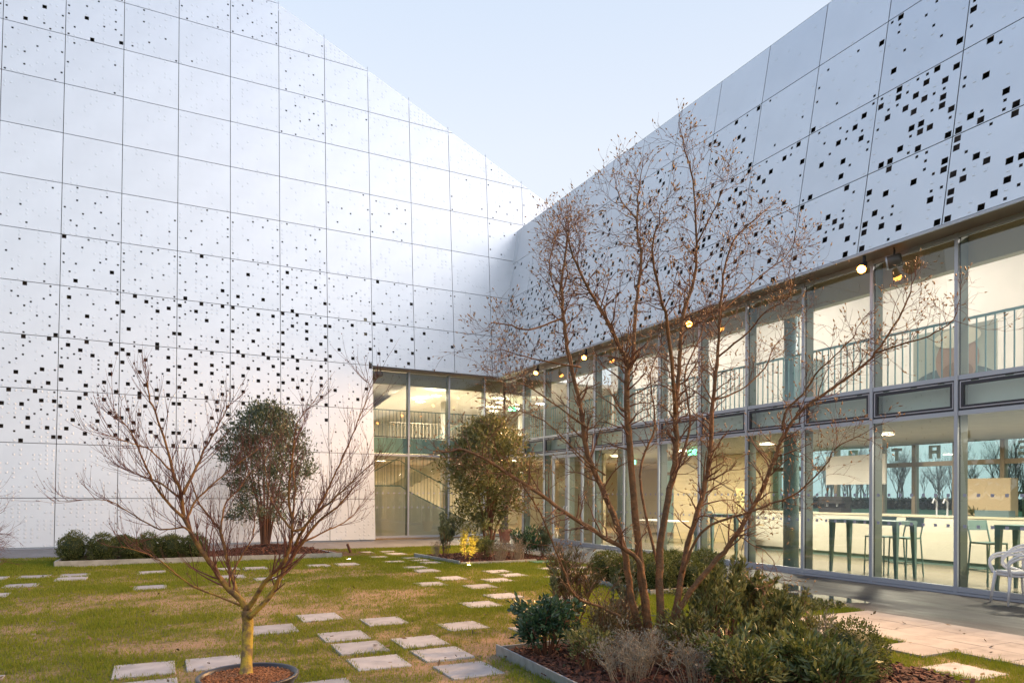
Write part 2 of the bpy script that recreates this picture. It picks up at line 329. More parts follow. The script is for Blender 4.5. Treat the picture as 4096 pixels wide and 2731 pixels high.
def conc_mat():
    m = bpy.data.materials.new('toned_concrete'); m.use_nodes = True; n = m.node_tree.nodes; l = m.node_tree.links; b = n['Principled BSDF']
    tc = n.new('ShaderNodeTexCoord'); mp = n.new('ShaderNodeMapping'); mp.inputs['Scale'].default_value = (1.6, .45, 1); l.new(tc.outputs['Object'], mp.inputs[0])
    t = n.new('ShaderNodeTexNoise'); t.inputs['Scale'].default_value = 1.6; t.inputs['Detail'].default_value = 9; t.inputs['Roughness'].default_value = .62; l.new(mp.outputs[0], t.inputs['Vector'])
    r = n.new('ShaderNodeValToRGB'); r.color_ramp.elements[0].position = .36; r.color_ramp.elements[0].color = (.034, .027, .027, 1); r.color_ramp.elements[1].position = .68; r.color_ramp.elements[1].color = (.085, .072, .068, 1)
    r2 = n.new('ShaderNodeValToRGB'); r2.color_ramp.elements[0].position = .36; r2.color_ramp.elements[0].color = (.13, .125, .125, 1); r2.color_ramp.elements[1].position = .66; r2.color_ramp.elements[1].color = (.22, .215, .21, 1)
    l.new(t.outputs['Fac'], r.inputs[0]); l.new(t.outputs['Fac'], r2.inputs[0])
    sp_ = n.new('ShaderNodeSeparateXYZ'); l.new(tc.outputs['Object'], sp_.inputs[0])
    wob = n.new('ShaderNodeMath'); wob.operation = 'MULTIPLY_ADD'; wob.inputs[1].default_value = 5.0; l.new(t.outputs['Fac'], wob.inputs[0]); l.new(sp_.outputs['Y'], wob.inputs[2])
    y_blend = n.new('ShaderNodeMapRange'); y_blend.inputs[1].default_value = 17.0; y_blend.inputs[2].default_value = 20.5; l.new(wob.outputs[0], y_blend.inputs[0])  # darker at low Y, lighter at high Y, border broken by noise
    mw = n.new('ShaderNodeMix'); mw.data_type = 'RGBA'; l.new(y_blend.outputs[0], mw.inputs[0]); l.new(r.outputs[0], mw.inputs[6]); l.new(r2.outputs[0], mw.inputs[7]); l.new(mw.outputs[2], b.inputs['Base Color'])
    q = n.new('ShaderNodeMapRange'); q.inputs[1].default_value = .4; q.inputs[2].default_value = .6; q.inputs[3].default_value = .46; q.inputs[4].default_value = .72; l.new(t.outputs['Fac'], q.inputs[0]); l.new(q.outputs[0], b.inputs['Roughness'])
    f = n.new('ShaderNodeTexNoise'); f.inputs['Scale'].default_value = 150; l.new(tc.outputs['Object'], f.inputs['Vector'])
    bp = n.new('ShaderNodeBump'); bp.inputs['Strength'].default_value = .25; bp.inputs['Distance'].default_value = .006; l.new(f.outputs['Fac'], bp.inputs['Height']); l.new(bp.outputs[0], b.inputs['Normal'])
    return m
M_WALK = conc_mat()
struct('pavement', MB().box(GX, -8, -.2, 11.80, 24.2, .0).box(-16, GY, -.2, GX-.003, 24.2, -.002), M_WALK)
# puddle on the pavement (irregular, very slightly proud)
def blob(cx, cy, rx, ry, ang, z, seed, n=40):
    r = random.Random(seed); ph = [r.uniform(0, 6.28) for _ in range(4)]; pts = []
    for i in range(n):
        a = 2*math.pi*i/n; k = 1+.16*math.sin(2*a+ph[0])+.09*math.sin(3*a+ph[1])+.05*math.sin(5*a+ph[2])
        x, y = rx*k*math.cos(a), ry*k*math.sin(a); pts.append((cx+x*math.cos(ang)-y*math.sin(ang), cy+x*math.sin(ang)+y*math.cos(ang), z))
    return pts
def poly_obj(name, pts, m, kind='structure', lab=None, parent=None):
    mb = MB(); mb.v = list(pts); mb.f = [tuple(range(len(pts)))]
    return obj(name, mb.mesh(name, m), parent, kind)
poly_obj('puddle', blob(9.75, 9.25, .42, 1.0, .12, .004, 3), M_WATER)
poly_obj('puddle', blob(9.42, 7.75, .26, .75, .1, .004, 9), M_WATER)

# stepping slabs set in the lawn: centres measured on the ground
SL = [(-.11,7.15),(-.33+.2,13.31),(-.13,15.77),(-1.45,15.84),(-1.44,15.16),(-2.1,15.84),(-2.1,14.45),(1.86,9.23),(1.86,7.89),(1.87,7.22),(1.87,6.52),
 (2.53,8.59),(1.21,8.62),(1.83,15.79),(1.24,14.39),(1.84,13.76),(3.16,15.88),(3.81,15.89),(4.34,18.07),(4.34,18.79),(4.98,18.85),(4.97,17.4),(5.66,18.91),
 (5.65,18.14),(4.97,16.03),(5.63,16.77),(5.63,16.08),(5.66,15.43),(4.98,14.57),(5.,13.91),(4.98,12.5),(4.33,11.82),(5.,11.17),(5.66,11.84),(6.29,13.16),
 (6.29,12.48),(4.86,9.96),(4.18,9.31),(3.31,7.9),(2.53,7.24),(2.54,6.6),(2.53,5.9),(7.62,13.18),(7.65,12.45),(6.64,3.91),
 (-2.32,13.2),(-3.44,19.56),(-2.76,15.8),(-2.75,15.08),(-1.44,7.2),(-.1,6.45),(1.21,5.84),(.48,7.16),(1.28,15.85),(8.28,13.1),(6.94,11.72),(7.55,11.7),(5.62,9.3),(4.98,8.62),(4.0,7.3),(-1.45,6.5)]
slab_me = []
for s in range(4):
    bm = bmesh.new(); bmesh.ops.create_cube(bm, size=1); 
    for v in bm.verts: v.co = Vector((v.co.x*.5, v.co.y*.5, v.co.z*.05))
    bmesh.ops.bevel(bm, geom=[e for e in bm.edges], offset=.004, segments=1, affect='EDGES')
    m_ = bpy.data.meshes.new('paver'); bm.to_mesh(m_); bm.free(); m_.materials.append(M_PAVER); slab_me.append(m_)
for i, (x, y) in enumerate(SL):
    obj('paver', slab_me[i % 4], lawn, loc=(x, y, -.018+rng.uniform(0, .007)), rot=(rng.uniform(-.006, .006), rng.uniform(-.006, .006), rng.uniform(-.012, .012)))
# joined terrace of slabs running off to the right
ROWS = [(6.26, 7.32, .535), (5.725, 6.82, .535), (5.19, 7.31, .54), (4.665, 6.81, .51), (4.155, 7.31, .51), (3.64, 7.31, .51), (3.13, 7.31, .51), (2.62, 7.31, .51), (2.1, 7.31, .51)]
M_PAV2 = mat('warm_terrace_slab', (.40, .37, .35), rough=.75, col2=(.33, .305, .29), nscale=2.6, bump=.2, bscale=160)
vary(M_PAV2)
for y, x0, h in ROWS:
    x = x0
    while x < GX-.1:
        w_ = min(.508, GX-x); mb = MB().box(-w_/2+.002, -h/2+.002, -.03, w_/2-.002, h/2-.002, .022)
        part_ = obj('paver', mb.mesh('paver', M_PAV2), lawn, loc=(x+w_/2, y, rng.uniform(-.002, .002)), rot=(rng.uniform(-.003, .003), rng.uniform(-.003, .003), 0)); x += .511
tag(obj('manhole_cover', MB().box(7.86, 14.36, 0, 8.4, 14.72, .03).mesh('manhole_cover', M_MANH)), 'small green square inspection cover lying in the grass beside the planted bed', 'cover')

# ------------------------------------------------------------------ perforated facades
def panel_mesh(w, h, u, v, n, seed, ns, nl, nb, clip=None, side=1, cluster=False, hb=.005):
    """sheet in the u/v frame with square holes; clip(u,v)->signed keep (half plane a*u+b*v<=c)"""
    r = random.Random(seed)
    g = .009
    outer = [(g, g), (w-g, g), (w-g, h-g), (g, h-g)]
    if clip:
        a, b, c = clip; o2 = []
        for i in range(4):
            p, q = outer[i], outer[(i+1) % 4]; dp = a*p[0]+b*p[1]-c; dq = a*q[0]+b*q[1]-c
            if dp <= 0: o2.append(p)
            if dp*dq < 0: t = dp/(dp-dq); o2.append((p[0]+(q[0]-p[0])*t, p[1]+(q[1]-p[1])*t))
        outer = o2
        if len(outer) < 3: return None
    NC, NR = (10, 12) if not cluster else (9, 10)
    cells = [(i, j) for i in range(NC) for j in range(NR)]
    r.shuffle(cells)
    used = set(); holes = []; bumps = []
    def ok(i, j, big):
        if (i, j) in used_d: return False
        for di, dj in ((1, 0), (-1, 0), (0, 1), (0, -1)):
            if (i+di, j+dj) in used_d:
                bg_ = used_d[(i+di, j+dj)]
                if big and bg_ and not cluster: return False
                if dj and (big or bg_) and not (cluster and big and bg_): return False
        return True
    used_d = {}
    ox_, oy_ = r.uniform(0, 50), r.uniform(0, 50)
    thr = sorted((noise.noise(Vector((i*.38+ox_, j*.38+oy_, 1.5))) for i in range(NC) for j in range(NR)), reverse=True)[min(NC*NR-1, max(int((nl+ns)*1.9), 36))] if cluster else -9
    cl_ = lambda i, j: noise.noise(Vector((i*.38+ox_, j*.38+oy_, 1.5))) >= thr
    sx, sy = w/NC, h/NR
    def inside(x, y, m=.05):
        return not clip or clip[0]*x+clip[1]*y < clip[2]-m
    if True:
        order = []; pool = [c for c in cells if inside((c[0]+.5)*sx, (c[1]+.5)*sy) and cl_(*c)]
        while pool and len(order) < nl+ns:
            cand = r.sample(pool, min(3 if cluster else 5, len(pool)))
            best = max(cand, key=lambda c: min([(c[0]-o_[0])**2+((c[1]-o_[1])*1.1)**2+r.random() for o_ in order] or [99])); order.append(best); pool.remove(best)
        bigs = order[:nl] if nl < ns else order[:nl]
        r.shuffle(order)
        for c in bigs: used_d[c] = True; holes.append(((c[0]+.5)*sx, (c[1]+.5)*sy, .055))
        for c in order:
            if c not in used_d: used_d[c] = False; holes.append(((c[0]+.5)*sx, (c[1]+.5)*sy, .026))
        nl = ns = 0
    for (i, j) in cells:
        x, y = (i+.5)*sx, (j+.5)*sy
        if not inside(x, y): continue
        if nl > 0 and ok(i, j, True) and cl_(i, j): used_d[(i, j)] = True; holes.append((x, y, .055)); nl -= 1
    for (i, j) in cells:
        if (i, j) in used_d: continue
        x, y = (i+.5)*sx, (j+.5)*sy
        if not inside(x, y): continue
        if ns > 0 and ok(i, j, False): used_d[(i, j)] = False; holes.append((x, y, .026)); ns -= 1
        elif nb > 0 and r.random() < .85: used_d[(i, j)] = False; bumps.append((x, y)); nb -= 1
    mb = MB()
    loops = [[Vector((p[0], p[1], 0)) for p in outer]]
    for x, y, s in holes: loops.append([Vector((x-s, y-s, 0)), Vector((x-s, y+s, 0)), Vector((x+s, y+s, 0)), Vector((x+s, y-s, 0))])
    flat = [p for lp in loops for p in lp]
    P = lambda x, y, d=0.: tuple(u*x+v*y+n*d)
    mb.v = [P(p.x, p.y) for p in flat]
    for t in tessellate_polygon(loops):
        p0, p1, p2 = (flat[k] for k in t)
        cr_ = (p1-p0).cross(p2-p0).z*side
        mb.f.append(tuple(t) if cr_ > 0 else tuple(t)[::-1])
    def ret(lp, depth):
        for k in range(len(lp)):
            p, q = lp[k], lp[(k+1) % len(lp)]
            mb.quad(P(p[0], p[1]), P(p[0], p[1], -depth), P(q[0], q[1], -depth), P(q[0], q[1]))
    ret(outer, .035)
    for lp in loops[1:]: ret([(p.x, p.y) for p in lp], .012)
    for x, y in bumps:
        s, t, hh = .028, .020, hb
        b0 = [P(x-s, y-s, .0005), P(x+s, y-s, .0005), P(x+s, y+s, .0005), P(x-s, y+s, .0005)]
        b1 = [P(x-t, y-t, hh), P(x+t, y-t, hh), P(x+t, y+t, hh), P(x-t, y+t, hh)]
        mb.quad(*(b1 if side > 0 else b1[::-1]))
        for k in range(4): mb.quad(b0[k], b0[(k+1) % 4], b1[(k+1) % 4], b1[k])
    return mb

TAU = .0910
# --- left facade: plane through (0, 23.35+, 0) leaning back
PL = Vector((0, 23.497, 1.6)); uL = Vector((1, 0, 0)); vL = Vector((0, math.sin(TAU), math.cos(TAU))); nL = Vector((0, -math.cos(TAU), math.sin(TAU)))
WL, HL = 1.534, 1.5466
U0 = -4.17
def vrow(r): return 13.746-HL*r            # v of the seam below row r-1 / above row r
fac_l = thing('perforated_facade', 'tall white perforated metal wall with a sloping top edge behind the lawn', 'facade')
S_, L_, B_ = {}, {}, {}
def setrow(r, small, large, bump, c0=-1):
    for i, (a_, b_) in enumerate(zip(small, large)): S_[(c0+i, r)] = int(a_*1.2+.5); L_[(c0+i, r)] = int(b_*1.35+.5)
    for i in range(-10, 14): B_[(i, r)] = bump
# columns:      -1  0   1   2   3   4   5   6   7   8   9  10
setrow(-2, (8, 9, 10, 3, 8, 14, 2), (1, 2, 2, 0, 0, 0, 0), 30)
setrow(-1, (6, 8, 11, 5, 1, 0, 6, 0, 0, 0, 3), (2, 2, 2, 0, 0, 0, 0, 0, 0, 0, 0), 26)
setrow(0, (6, 8, 3, 0, 0, 0, 9, 2, 0, 0, 0, 3), (0,)*12, 26)
setrow(1, (0, 0, 0, 0, 0, 0, 0, 0, 0, 0, 3, 7), (0,)*12, 14)
setrow(2, (0, 0, 0, 0, 0, 0, 0, 6, 8, 0, 0, 8), (0,)*12, 14)
setrow(3, (2, 3, 10, 4, 8, 9, 10, 0, 0, 0, 0, 0), (0,)*12, 28)
setrow(4, (4, 4, 13, 13, 13, 12, 13, 10, 10, 9, 5, 0), (0, 0, 2, 0, 2, 2, 4, 1, 2, 0, 0, 0), 30)
setrow(5, (11, 13, 13, 12, 13, 13, 12, 9, 10, 5, 3, 0), (2, 2, 3, 6, 7, 7, 10, 6, 6, 2, 0, 0), 30)
setrow(6, (11, 12, 12, 11, 11, 12, 12, 8), (6, 7, 10, 11, 11, 10, 10, 3), 28)
setrow(7, (9, 9, 11, 10, 9, 7, 6, 5), (8, 9, 10, 12, 10, 6, 2, 0), 40)
setrow(8, (0,)*8, (0,)*8, 60)
setrow(9, (0,)*8, (0,)*8, 70)
# top edge of the wall in plane coordinates: z = 18.36-.484*(x-3.508)
ZT = lambda x: 18.36-.484*(x-3.508)
cosT = math.cos(TAU)
for r_ in range(-9, 10):
    for c_ in range(-8, 13):
        x0 = U0+WL*c_; v1 = vrow(r_); v0 = v1-HL
        if r_ == 9: v0 = -1.555
        if r_ >= 6 and c_ >= 7: continue
        if 1.6+v0*cosT > ZT(x0)-.05: continue
        if c_ < -4 and r_ < -3: continue
        # half plane:  1.6+(v0+v)*cosT <= ZT(x0+u)  ->  .484*u + cosT*v <= ZT(x0)-1.6-v0*cosT
        clip = (.484, cosT, ZT(x0)-1.6-v0*cosT)
        k_ = (c_, r_) if (c_, r_) in S_ else (max(-1, min(10, c_)), r_)
        ns, nl = S_.get(k_, 0), L_.get(k_, 0); nb = B_.get((c_, r_), 20)
        if c_ < -1: ns, nl = (8, 4) if r_ in (4, 5, 6, 7) else ((6, 1) if r_ in (-1, 0, 3) else (0, 0))
        if c_ >= 8 and r_ in (4, 5): nb = 34
        mb = panel_mesh(WL, v1-v0, uL, vL, nL, c_*131+r_*17+5, ns, nl, nb, clip, hb=.011 if r_ > 6 else .005)
        if mb is None: continue
        o = part('panel', mb, M_PANEL, fac_l); o.location = PL+uL*x0+vL*v0
bk = MB()
def Lp(x, v, d): return PL+uL*x+vL*v+nL*d
zt = lambda x: (ZT(x)-1.6)/cosT-.12
bk.quad(Lp(U0-8*WL, -1.5, -.16), Lp(U0+7*WL-.05, -1.5, -.16), Lp(U0+7*WL-.05, 4.6, -.16), Lp(U0-8*WL, 4.6, -.16))
bk.quad(Lp(U0-8*WL, 4.6, -.16), Lp(13.5, 4.6, -.16), Lp(13.5, zt(13.5), -.16), Lp(U0-8*WL, zt(U0-8*WL), -.16))
part('backing', bk, M_VOID, fac_l)
# plinth strip and return at the corner next to the glazing
part('plinth', MB().box(U0-8*WL, 23.40, .0, U0+7*WL-.03, 23.55, .035), M_ALU, fac_l)
part('end_return', MB().quad((U0+7*WL-.012, 23.38, .04), (U0+7*WL-.012, 24.35, .04), (U0+7*WL-.012, 24.35, 6.05), (U0+7*WL-.012, 23.93, 6.05)), M_PANEL, fac_l)
# small seam rails that stick out past the sloping edge
for c_ in range(3, 12):
    x = U0+WL*c_; v = (ZT(x)-1.6)/cosT
    part('seam_rail', MB().obox(Lp(x, v-.02, -.02), uL*.009, vL*.13, nL*.015), M_ALU, fac_l)
# --- right facade
TR = .19; aR = math.atan(TR)
ZB = 6.03; XB = 11.335
uR = Vector((0, 1, 0)); vR = Vector((math.sin(aR), 0, math.cos(aR))); nR = Vector((-math.cos(aR), 0, math.sin(aR)))
WR = 1.5525; Y_0 = 7.045
HR = 1.508/math.cos(aR)
fac_r = thing('perforated_facade', 'long white perforated metal facade overhanging the glazed front on the right', 'facade')
RS = {0: (14, 15), 1: (14, 14), 2: (9, 8), 3: (0, 0)}
for r_ in range(4):
    for c_ in range(-7, 12):
        y0 = Y_0+WR*c_
        ns, nl = RS[r_]; nb = 14 if r_ < 3 else 4
        f_ = noise.noise(Vector((c_*.9, r_*.7, 3.3)))
        ns = max(0, int(ns*(1+f_))); nl = max(0, int(nl*(1+1.1*f_)))
        if c_ == -1: ns, nl = {0: (10, 20), 1: (10, 12), 2: (8, 6), 3: (5, 3)}[r_]
        if c_ == 0: ns, nl = {0: (12, 14), 1: (13, 24), 2: (9, 3), 3: (1, 0)}[r_]
        if c_ == 1: ns, nl = {0: (10, 10), 1: (12, 8), 2: (6, 2), 3: (0, 0)}[r_]
        if c_ == 2: ns, nl = {0: (9, 7), 1: (11, 9), 2: (3, 0), 3: (0, 0)}[r_]
        if c_ == 3: ns, nl = {0: (12, 17), 1: (12, 20), 2: (8, 9), 3: (0, 0)}[r_]
        if c_ >= 7 and r_ < 2: ns, nl = 14, 20
        h_ = HR if r_ < 3 else (11.95-10.554)/math.cos(aR)
        mb = panel_mesh(WR, h_, uR, vR, nR, c_*77+r_*13+901, ns, nl, nb, None, 1, True)
        # keep faces pointing at the courtyard
        o = part('panel', mb, M_PANEL, fac_r); o.location = Vector((XB, y0, ZB))+vR*(HR*r_)
def Rp(y, v, d): return Vector((XB, y, ZB))+vR*v+nR*d
ve = HR*3+(11.95-10.554)/math.cos(aR)-.05
part('backing', MB().quad(Rp(-4, .02, -.16), Rp(24.6, .02, -.16), Rp(24.6, ve, -.16), Rp(-4, ve, -.16)), M_VOID, fac_r)
part('coping', MB().quad(Rp(-4, ve+.05, 0), Rp(25, ve+.05, 0), (14.5, 25, 11.97), (14.5, -4, 11.97)), M_PANEL, fac_r)
# soffit strips under both facades
part('soffit', MB().box(XB+.02, -4, 6.0, 11.84, 24.3, 6.025), M_SOFFIT, fac_r)
part('soffit', MB().box(U0+7*WL, 23.95, 6.0, 11.32, 24.29, 6.025), M_SOFFIT, fac_l)
part('soffit_edge', MB().box(XB-.005, -4, 5.985, XB+.03, 23.9, 6.028), M_ALU, fac_r)

# ------------------------------------------------------------------ glazing
GXX = 11.85; GYY = 24.3
cw = thing('curtain_wall', 'long glazed front of aluminium mullions under the perforated facade on the right, cafe visible inside', 'glazing')
MS = 1.557
MY = [22.67-MS*k for k in range(0, 17)]
cw['kind'] = 'thing'
def dots(parent, a, bnd, plane):
    n_ = 7; 
    for z in (1.64, 1.13):
        for i in range(n_):
            t = a+(bnd-a)*(i+.5)/n_
            o = obj('marking_dot', DOT[plane], parent, loc=((GXX-.009, t, z) if plane == 'x' else (t, GYY-.009, z)))
M_DOT = mat('frosted_dot', (.42, .42, .52), rough=.5)
DOT = {'x': MB().box(-.001, -.026, -.026, .001, .026, .026).mesh('marking_dot', M_DOT), 'y': MB().box(-.026, -.001, -.026, .026, .001, .026).mesh('marking_dot', M_DOT)}
cap = MB().box(-.035, -.03, 0, .01, .03, 6.0).mesh('mullion', M_ALU)
gas = MB().box(.011, -.026, .1, .05, .026, 6.0).mesh('gasket', M_GASKET)
inb = MB().box(.051, -.03, .06, .25, .03, 6.0).mesh('inner_box', M_INBOX)
for y in MY:
    m_ = obj('mullion', cap, cw, loc=(GXX, y, 0)); obj('gasket', gas, m_); obj('inner_box', inb, m_)
edges = [GYY+.02]+MY
M_DFR = mat('vent_dark_frame', (.035, .033, .045), rough=.35)
M_WLN = mat('vent_white_line', (.62, .60, .66), rough=.4)
doors_y = [(19.552, 20.50), (18.60, 19.55)]
for k in range(len(edges)-1):
    yb, ya = edges[k]-.03, edges[k+1]+.03
    if k == 0: yb = edges[0]-.02
    part('transom', MB().box(GXX-.02, ya+.001, 2.965, GXX+.06, yb-.001, 3.04), M_ALU, cw)
    part('transom', MB().box(GXX-.02, ya+.001, 3.555, GXX+.06, yb-.001, 3.63), M_ALU, cw)
    part('transom', MB().box(GXX-.02, ya+.001, 5.93, GXX+.06, yb-.001, 5.998), M_ALU, cw)
    up = part('pane', MB().quad((GXX, ya, 3.63), (GXX, yb, 3.63), (GXX, yb, 5.93), (GXX, ya, 5.93)), M_GLASS, cw)
    isdoor = k in (2, 3)
    if not isdoor:
        part('sill', MB().box(GXX-.03, ya+.001, .045, GXX+.06, yb-.001, .125), M_ALU, cw)
        pn = part('pane', MB().quad((GXX, ya, .125), (GXX, yb, .125), (GXX, yb, 2.965), (GXX, ya, 2.965)), M_GLASS, cw)
        dots(pn, ya, yb, 'x')
    # vent window band
    vw = part('vent_window', MB(), None, cw)
    y0, y1, z0, z1 = ya+.02, yb-.02, 3.065, 3.535
    fr = MB().box(GXX-.005, y0-.02, z0-.025, GXX+.05, y1+.02, z0+.012).box(GXX-.005, y0-.02, z1-.005, GXX+.05, y1+.02, z1+.02).box(GXX-.005, y0-.02, z0+.012, GXX+.05, y0+.002, z1-.005).box(GXX-.005, y1-.002, z0+.012, GXX+.05, y1+.02, z1-.005)
    fr.box(GXX-.012, y0+.022, z0+.03, GXX+.04, y1-.022, z0+.065).box(GXX-.012, y0+.022, z1-.075, GXX+.04, y1-.022, z1-.025).box(GXX-.012, y0+.022, z0+.065, GXX+.04, y0+.06, z1-.075).box(GXX-.012, y1-.06, z0+.065, GXX+.04, y1-.022, z1-.075)
    part('frame', fr, M_DFR, vw)
    wl = MB().box(GXX-.016, y0+.004, z0+.014, GXX, y1-.004, z0+.028).box(GXX-.016, y0+.004, z0+.028, GXX, y0+.018, z1-.02).box(GXX-.016, y1-.018, z0+.028, GXX, y1-.004, z1-.02)
    L4 = (y1-y0)
    for a_, b_ in ((.0, .1), (.18, .43), (.52, .79), (.88, 1.)): wl.box(GXX-.016, y0+.004+a_*(L4-.008), z1-.02, GXX, y0+.004+b_*(L4-.008), z1-.006)
    part('white_trim', wl, M_WLN, vw)
    part('pane', MB().quad((GXX+.015, y0+.06, z0+.065), (GXX+.015, y1-.06, z0+.065), (GXX+.015, y1-.06, z1-.075), (GXX+.015, y0+.06, z1-.075)), M_GLASS, vw)
part('base_flashing', MB().box(GXX-.05, -3, .0, GXX+.06, GYY+.02, .038), M_ALU, cw)
part('bulkhead', MB().box(GXX+.26, -3, 5.5, GXX+.45, GYY-.5, 6.0), M_BULK, cw)
# corner post
part('corner_post', MB().box(GXX-.012, GYY-.012, 0, GXX+.05, GYY+.05, 6.0), M_GASKET, cw)
# doors
for (ya, yb) in doors_y:
    d = part('door', MB().box(GXX-.05, ya+.004, .03, GXX+.02, ya+.085, 2.93).box(GXX-.05, yb-.085, .03, GXX+.02, yb-.004, 2.93).box(GXX-.05, ya+.085, .03, GXX+.02, yb-.085, .16).box(GXX-.05, ya+.085, 2.83, GXX+.02, yb-.085, 2.93), M_ALU, cw)
    g_ = part('pane', MB().quad((GXX-.01, ya+.085, .16), (GXX-.01, yb-.085, .16), (GXX-.01, yb-.085, 2.83), (GXX-.01, ya+.085, 2.83)), M_GLASS, d)
    hy = ya+.09 if ya > 19.3 else yb-.09
    part('handle', MB().tube([(GXX-.06, hy, 1.0), (GXX-.10, hy, 1.02), (GXX-.10, hy, 1.22), (GXX-.06, hy, 1.24)], .016, 6), M_WHITE, d)
for ya, yb in ((20.5, 21.08), (18.02, 18.6)):
    part('pane', MB().quad((GXX, ya, .125), (GXX, yb, .125), (GXX, yb, 2.965), (GXX, ya, 2.965)), M_GLASS, cw)
    part('sill', MB().box(GXX-.03, ya+.001, .045, GXX+.06, yb-.001, .125), M_ALU, cw)
# left glazed return
cl = thing('curtain_wall', 'small glazed corner section below the left facade with the staircase visible inside', 'glazing')
cl['kind'] = 'thing'
MX = [8.02, 9.57, 11.02]
capy = MB().box(-.03, -.035, 0, .03, .01, 6.0).mesh('mullion', M_ALU)
gasy = MB().box(-.026, .011, .1, .026, .05, 6.0).mesh('gasket', M_GASKET)
inby = MB().box(-.03, .051, .06, .03, .25, 6.0).mesh('inner_box', M_INBOX)
for x in MX:
    m_ = obj('mullion', capy, cl, loc=(x, GYY, 0)); obj('gasket', gasy, m_); obj('inner_box', inby, m_)
ex = [U0+7*WL]+MX+[GXX-.02]
for k in range(4):
    xa, xb = ex[k]+(.031 if k else .0), ex[k+1]-.031
    part('transom', MB().box(xa, GYY-.02, 2.965, xb, GYY+.06, 3.04), M_ALU, cl)
    part('pane', MB().quad((xa, GYY, 3.04), (xb, GYY, 3.04), (xb, GYY, 5.998), (xa, GYY, 5.998)), M_GLASS, cl)
    part('sill', MB().box(xa, GYY-.03, .045, xb, GYY+.06, .115), M_ALU, cl)
    pn = part('pane', MB().quad((xa, GYY, .115), (xb, GYY, .115), (xb, GYY, 2.965), (xa, GYY, 2.965)), M_GLASS, cl)
    if k < 3: dots(pn, xa, xb, 'y')
part('base_flashing', MB().box(ex[0], GYY-.05, .0, GXX-.06, GYY+.06, .038), M_ALU, cl)
part('bulkhead', MB().box(ex[0], GYY+.26, 5.55, GXX+.2, GYY+.4, 6.0), M_BULK, cl)
part('spandrel', MB().box(ex[0], GYY+.12, 3.06, GXX, GYY+.24, 3.62), M_SPAN, cl)

# ------------------------------------------------------------------ interior shell
XBK = 18.0
struct('interior_floor', MB().box(GXX+.06, -3, -.1, XBK+.1, 24.0, .045), M_SCREED)
struct('interior_floor', MB().box(6.4, 24.02, -.1, 24, 36, .045), M_OAK)
struct('ceiling', MB().box(GXX+.27, -3, 3.0, XBK+.1, 23.0, 3.10), M_CEILG)
struct('upper_floor', MB().box(GXX+.27, -3, 3.12, 17.9, 23.0, 3.60), mat('slab_edge', (.70, .78, .72), rough=.5))
struct('interior_wall', MB().box(16.6, -3, 3.60, 16.8, 24, 7.6), M_CEILW)
struct('ceiling', MB().box(12.75, -3, 7.6, 17.2, 24.0, 7.75), M_CEILW)
struct('roof', MB().box(12.9, -4, 7.8, 18.2, 25, 7.9).box(14.5, -4, 11.8, 18.2, 30, 11.95), M_VOID)
struct('interior_wall', MB().box(GXX+.1, -3.3, 0, XBK+.2, -3.0, 7.7), M_CEILW)
struct('interior_wall', MB().box(6.2, 24.1, 0, 6.4, 36, 7.9), M_CREAM)
struct('interior_wall', MB().box(6.4, 34, 0, 24, 34.2, 7.9), M_CREAM)
struct('interior_wall', MB().box(24, 22, 0, 24.2, 34, 7.9), M_CREAM)
struct('interior_wall', MB().box(18.12, 22.6, 0, 24, 22.8, 7.9), M_CREAM)
# hall ceiling: flat strip then a slope falling to the back
hc = MB().quad((6.4, 24.75, 5.98), (24, 24.75, 5.98), (24, 34, 7.8), (6.4, 34, 7.8)).quad((6.4, 24.6, 6.0), (6.4, 24.0, 6.0), (24, 24.0, 6.0), (24, 24.6, 6.0))
hc.f = [f[::-1] for f in hc.f]
struct('ceiling', MB().box(6.4, 24.3, 6.05, 24, 36, 6.2), M_CEILW)
struct('upper_floor', MB().box(6.4, 25.9, 3.06, 24, 34, 3.60), M_CEILW)
struct('upper_floor', MB().box(6.4, 24.58, 3.30, 24, 25.9, 3.60), M_CEILG)
# dropped sloping ceiling panel in the upper hall
sp = MB().quad((8.2, 24.9, 5.7), (8.2, 33.8, 4.9), (16.0, 33.8, 5.6), (13.6, 24.9, 5.55))
struct('ceiling', sp, mat('shaded_plaster', (.58, .54, .45), rough=.9))
part_w = struct('interior_wall', MB().box(6.4, 30.0, 3.6, 8.3, 30.2, 6.05), M_CEILW)
# plywood / cream volumes seen through the doors and by the stairs
tag(obj('cream_partition', MB().box(13.2, 19.5, .045, 13.3, 22.4, 2.99).box(17.0, 15.9, .045, 17.1, 20.5, 2.99).mesh('cream_partition', mat('plywood', (.58, .47, .29), rough=.6, col2=(.50, .40, .24), nscale=3, stretch=(1, .3, 4)))), 'tall pale plywood partition standing inside behind the glass doors', 'partition')
# staircase by the left glass
stc = thing('staircase', 'cream walled staircase with slim balusters seen through the left corner glass', 'staircase')
Yst = 25.35
prof = [(6.45, 1.89), (8.05, 1.89), (8.46, 1.64), (9.95, .93), (11.9, .045), (6.45, .045)]
mb = MB(); n_ = len(prof); mb.v = [(x, Yst, z) for x, z in prof]+[(x, Yst+.12, z) for x, z in prof]
mb.f = [tuple(range(n_))[::-1], tuple(range(n_, 2*n_))]+[(i, (i+1) % n_, (i+1) % n_+n_, i+n_) for i in range(n_)]
part('string_wall', mb, M_CREAM, stc)
def ztop(x):
    for (xa, za), (xb, zb) in zip(prof[:-2], prof[1:-1]):
        if xa <= x <= xb: return za+(zb-za)*(x-xa)/(xb-xa)
    return .1
part('capping', MB().tube([(x, Yst+.06, ztop(x)+.02) for x in (6.5, 8.05, 8.46, 9.95, 11.8)], .035, 4), M_TEAL, stc)
